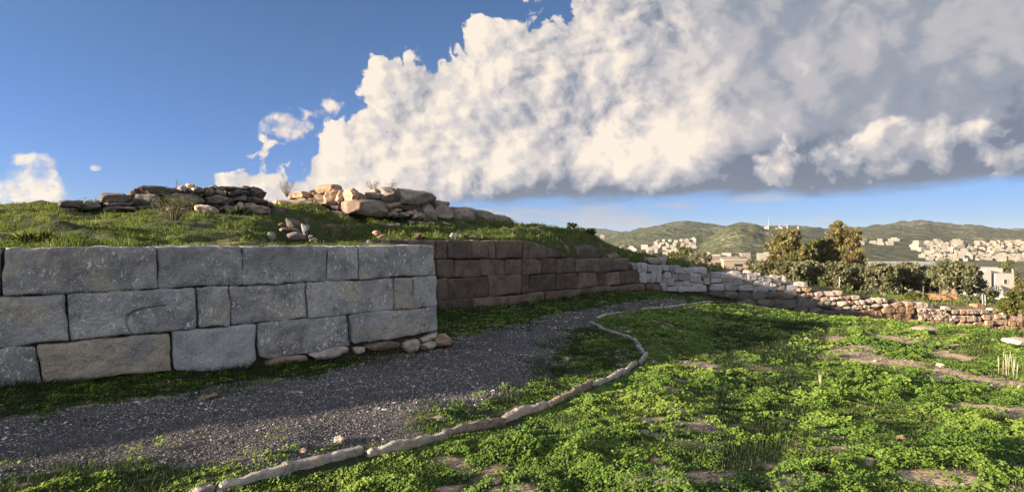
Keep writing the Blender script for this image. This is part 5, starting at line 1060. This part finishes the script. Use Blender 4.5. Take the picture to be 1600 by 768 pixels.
# ---------------------------------------------------------------- small plants
def plant(name, loc, P, F, tint, mk, label, cat='plant'):
    me = arr_mesh(name, P, F, {'tint': ('FACE', 'FLOAT', tint)}); o = link(name, me, M[mk]); o.location = loc; return tag(o, label, cat)
def agave(px, py, d, n, L, w, mk, label, name='spiky_plant', up=.9):
    p = W(px, py, d); z = float(upper(np.array([p[0]]), np.array([p[1]]))[0]); V = []; 
    for i in range(n):
        a = i*2.4; el_ = random.uniform(.25, up)*math.pi/2; l = L*random.uniform(.7, 1.1); D = Vector((math.cos(a)*math.cos(el_), math.sin(a)*math.cos(el_), math.sin(el_))); S = Vector((-math.sin(a), math.cos(a), 0))
        b = D*.02; mdl = D*l*.5+Vector((0, 0, .06*l)); tp = D*l+Vector((0, 0, -.18*l)); V += [b-S*w*.4, b+S*w*.4, mdl+S*w*.6, tp, mdl-S*w*.6]
    return plant(name, (p[0], p[1], z), np.array([tuple(v) for v in V]), np.arange(5*n).reshape(n, 5), rng.uniform(0, 1, n), mk, label)
agave(371, 338, 15.8, 60, .52, .05, 'dark', 'dark green spiky-leaved plant in front of the orange upright rock')
agave(357, 336, 15.9, 36, .40, .045, 'dark', 'smaller dark spiky plant left of the orange upright rock')
def twiggy(px, d, h, w, n, label, mk='dry', lf=0, leafm=None, seed=1, f=None, name='dry_bush'):
    x_ = (px-800)/800*d; z = f if f is not None else float(upper(np.array([x_]), np.array([d]))[0]); segs = []; ends = []
    random.seed(seed)
    for i in range(n):
        a = random.uniform(0, 6.28); l = h*random.uniform(.5, 1.05); sp = w*.5*random.uniform(.2, 1); e_ = Vector((math.cos(a)*sp, math.sin(a)*sp, l)); md = e_*.5+Vector((random.uniform(-.06, .06), 0, random.uniform(-.05, .1)))*h
        segs.append([((0, 0, -.05), .008), (md, .005), (e_, .002)]); ends += [e_]
        for k in range(3):
            b = md.lerp(e_, random.random()); q = b+Vector((random.uniform(-1, 1), random.uniform(-1, 1), random.uniform(.1, 1)))*h*.25; segs.append([(b, .004), (q, .0015)]); ends.append(q)
    t = empty(name, (x_, d, z), label, 'bush'); o = bpy.data.objects.new('twigs', tubes('twigs', segs, 4)); C.objects.link(o); o.parent = t
    m_ = M['bark'] if mk == 'dry' else M[mk]; o.data.materials.append(m_)
    if lf:
        E = np.array([tuple(e) for e in ends]); P_ = E[rng.integers(0, len(E), lf)]+rng.normal(0, h*.06, (lf, 3)); me = leaves('leaves', P_, .022*rng.uniform(.6, 1.4, lf), rng.normal(.2, .8, lf), None, rng.uniform(0, 1, lf))
        o = bpy.data.objects.new('leaves', me); C.objects.link(o); o.parent = t; me.materials.append(M[leafm or 'moundg'])
twiggy(272, 12.2, .62, 1.0, 40, 'leafy brownish bush in the middle of the mound grass', lf=900, leafm='moundg', seed=4)
twiggy(448, 19.6, .55, .8, 26, 'bare twiggy bush beside the leftmost orange boulders on the skyline', lf=120, leafm='dry', seed=5, f=W(448, 306, 19.6)[2])
twiggy(585, 22.0, .45, .9, 24, 'dry bush on top of the ruin wall at its middle', lf=160, leafm='dry', seed=6, f=W(585, 299, 22)[2])
twiggy(612, 22.6, .40, .7, 18, 'dry wisps on the tall grey ruin blocks', lf=60, leafm='dry', seed=7, f=W(612, 296, 22.6)[2])
twiggy(274, 16.2, .28, .35, 4, 'single bent twig sticking up from the dark ruin wall', seed=8, f=W(274, 294, 16.2)[2], name='twig')
twiggy(905, 23.0, .45, .9, 16, 'bleached twigs hanging over the eroded end of the brown wall', lf=40, leafm='dry', seed=9)
for px, d, h, lab in ((299, 15.0, .42, 'tall thin grass stalk by the whitish boulder'), (507, 15.6, .75, 'tall pale dry stalk standing in the dark gully')):
    x_ = (px-800)/800*d; z = float(upper(np.array([x_]), np.array([d]))[0]); o = link('dry_stalk', tubes('dry_stalk', [[((0, 0, -.1), .012), ((.01, 0, h*.5), .010), ((-.02, 0, h), .004)]]), M['wash'] if px > 400 else M['greenleaf']); o.location = (x_, d, z); tag(o, lab, 'plant')
# weeds crowning the wall heads, dry flower spikes on the lawn
for i, (px, d, lab) in enumerate([(70, 7.3, 'bright green weed tuft behind the top left block'), (40, 7.1, 'low leafy weed at the far left of the wall head'), (385, 9.4, 'yellowish weed tuft above the third block of the wall head'), (655, 16.2, 'ochre dry tuft on the head of the brown wall'), (455, 9.9, 'small weed tuft on the wall head before the gully'), (755, 18.9, 'small ochre tuft on the brown wall, right of the squarish stone')]):
    agave(px, 380, d, 90, .24 if d < 12 else .3, .012 if d < 12 else .02, 'moundg' if i not in (3, 5) else 'dry', lab, 'weed_tuft', .98)
def spikes(px, py, n, sp, h, label):
    p = px_ground(px, py); V = []; F = []
    segs = []
    for i in range(n):
        a, r = random.uniform(0, 6.28), sp*random.random(); b = Vector((r*math.cos(a), r*math.sin(a), -.02)); l = h*random.uniform(.6, 1.1); tp = b+Vector((random.uniform(-.12, .12), random.uniform(-.05, .05), 1))*l
        segs.append([(b, .004), (b.lerp(tp, .4), .004), (b.lerp(tp, .6), .009), (b.lerp(tp, .8), .008), (tp, .002)])
    o = link('flower_spikes', tubes('flower_spikes', segs, 5), M['dryw']); o.location = (p[0], p[1], float(lower(p[0], p[1]))); tag(o, label, 'plant')
m, T = mat('pale_dry_spike'); M['dryw'] = finish(m, T, T.mix(T.noise(geo(T), 40, 3), (.34, .32, .22), (.20, .21, .12)), .9)
random.seed(3); spikes(1572, 585, 16, .28, .42, 'clump of pale dry flower spikes on the lawn at the right edge'); spikes(1590, 612, 4, .15, .25, 'few pale dry spikes just below the larger clump'); spikes(1283, 607, 6, .05, .25, 'small pale-green upright tuft in the middle of the lawn'); spikes(1262, 484, 6, .2, .35, 'pale sprig at the foot of the dark slabs below the cream blocks')
# ================================================================ the air: even pale haze round everything
hb_ = bxm('haze', [(-6200, 6200, -3200, 9200, -190, 175)]); hz = bpy.data.objects.new('haze', hb_); C.objects.link(hz)
m, T = mat('haze_air'); v = T.node('ShaderNodeVolumePrincipled'); v.inputs['Color'].default_value = (.80, .88, 1.0, 1); v.inputs['Density'].default_value = 0.000055
v.inputs['Anisotropy'].default_value = 0.0
o_ = T.node('ShaderNodeOutputMaterial'); T.l.new(v.outputs[0], o_.inputs['Volume']); hb_.materials.append(m); tag(hz, 'thin pale haze that softens the distant hills', 'haze', kind='stuff')
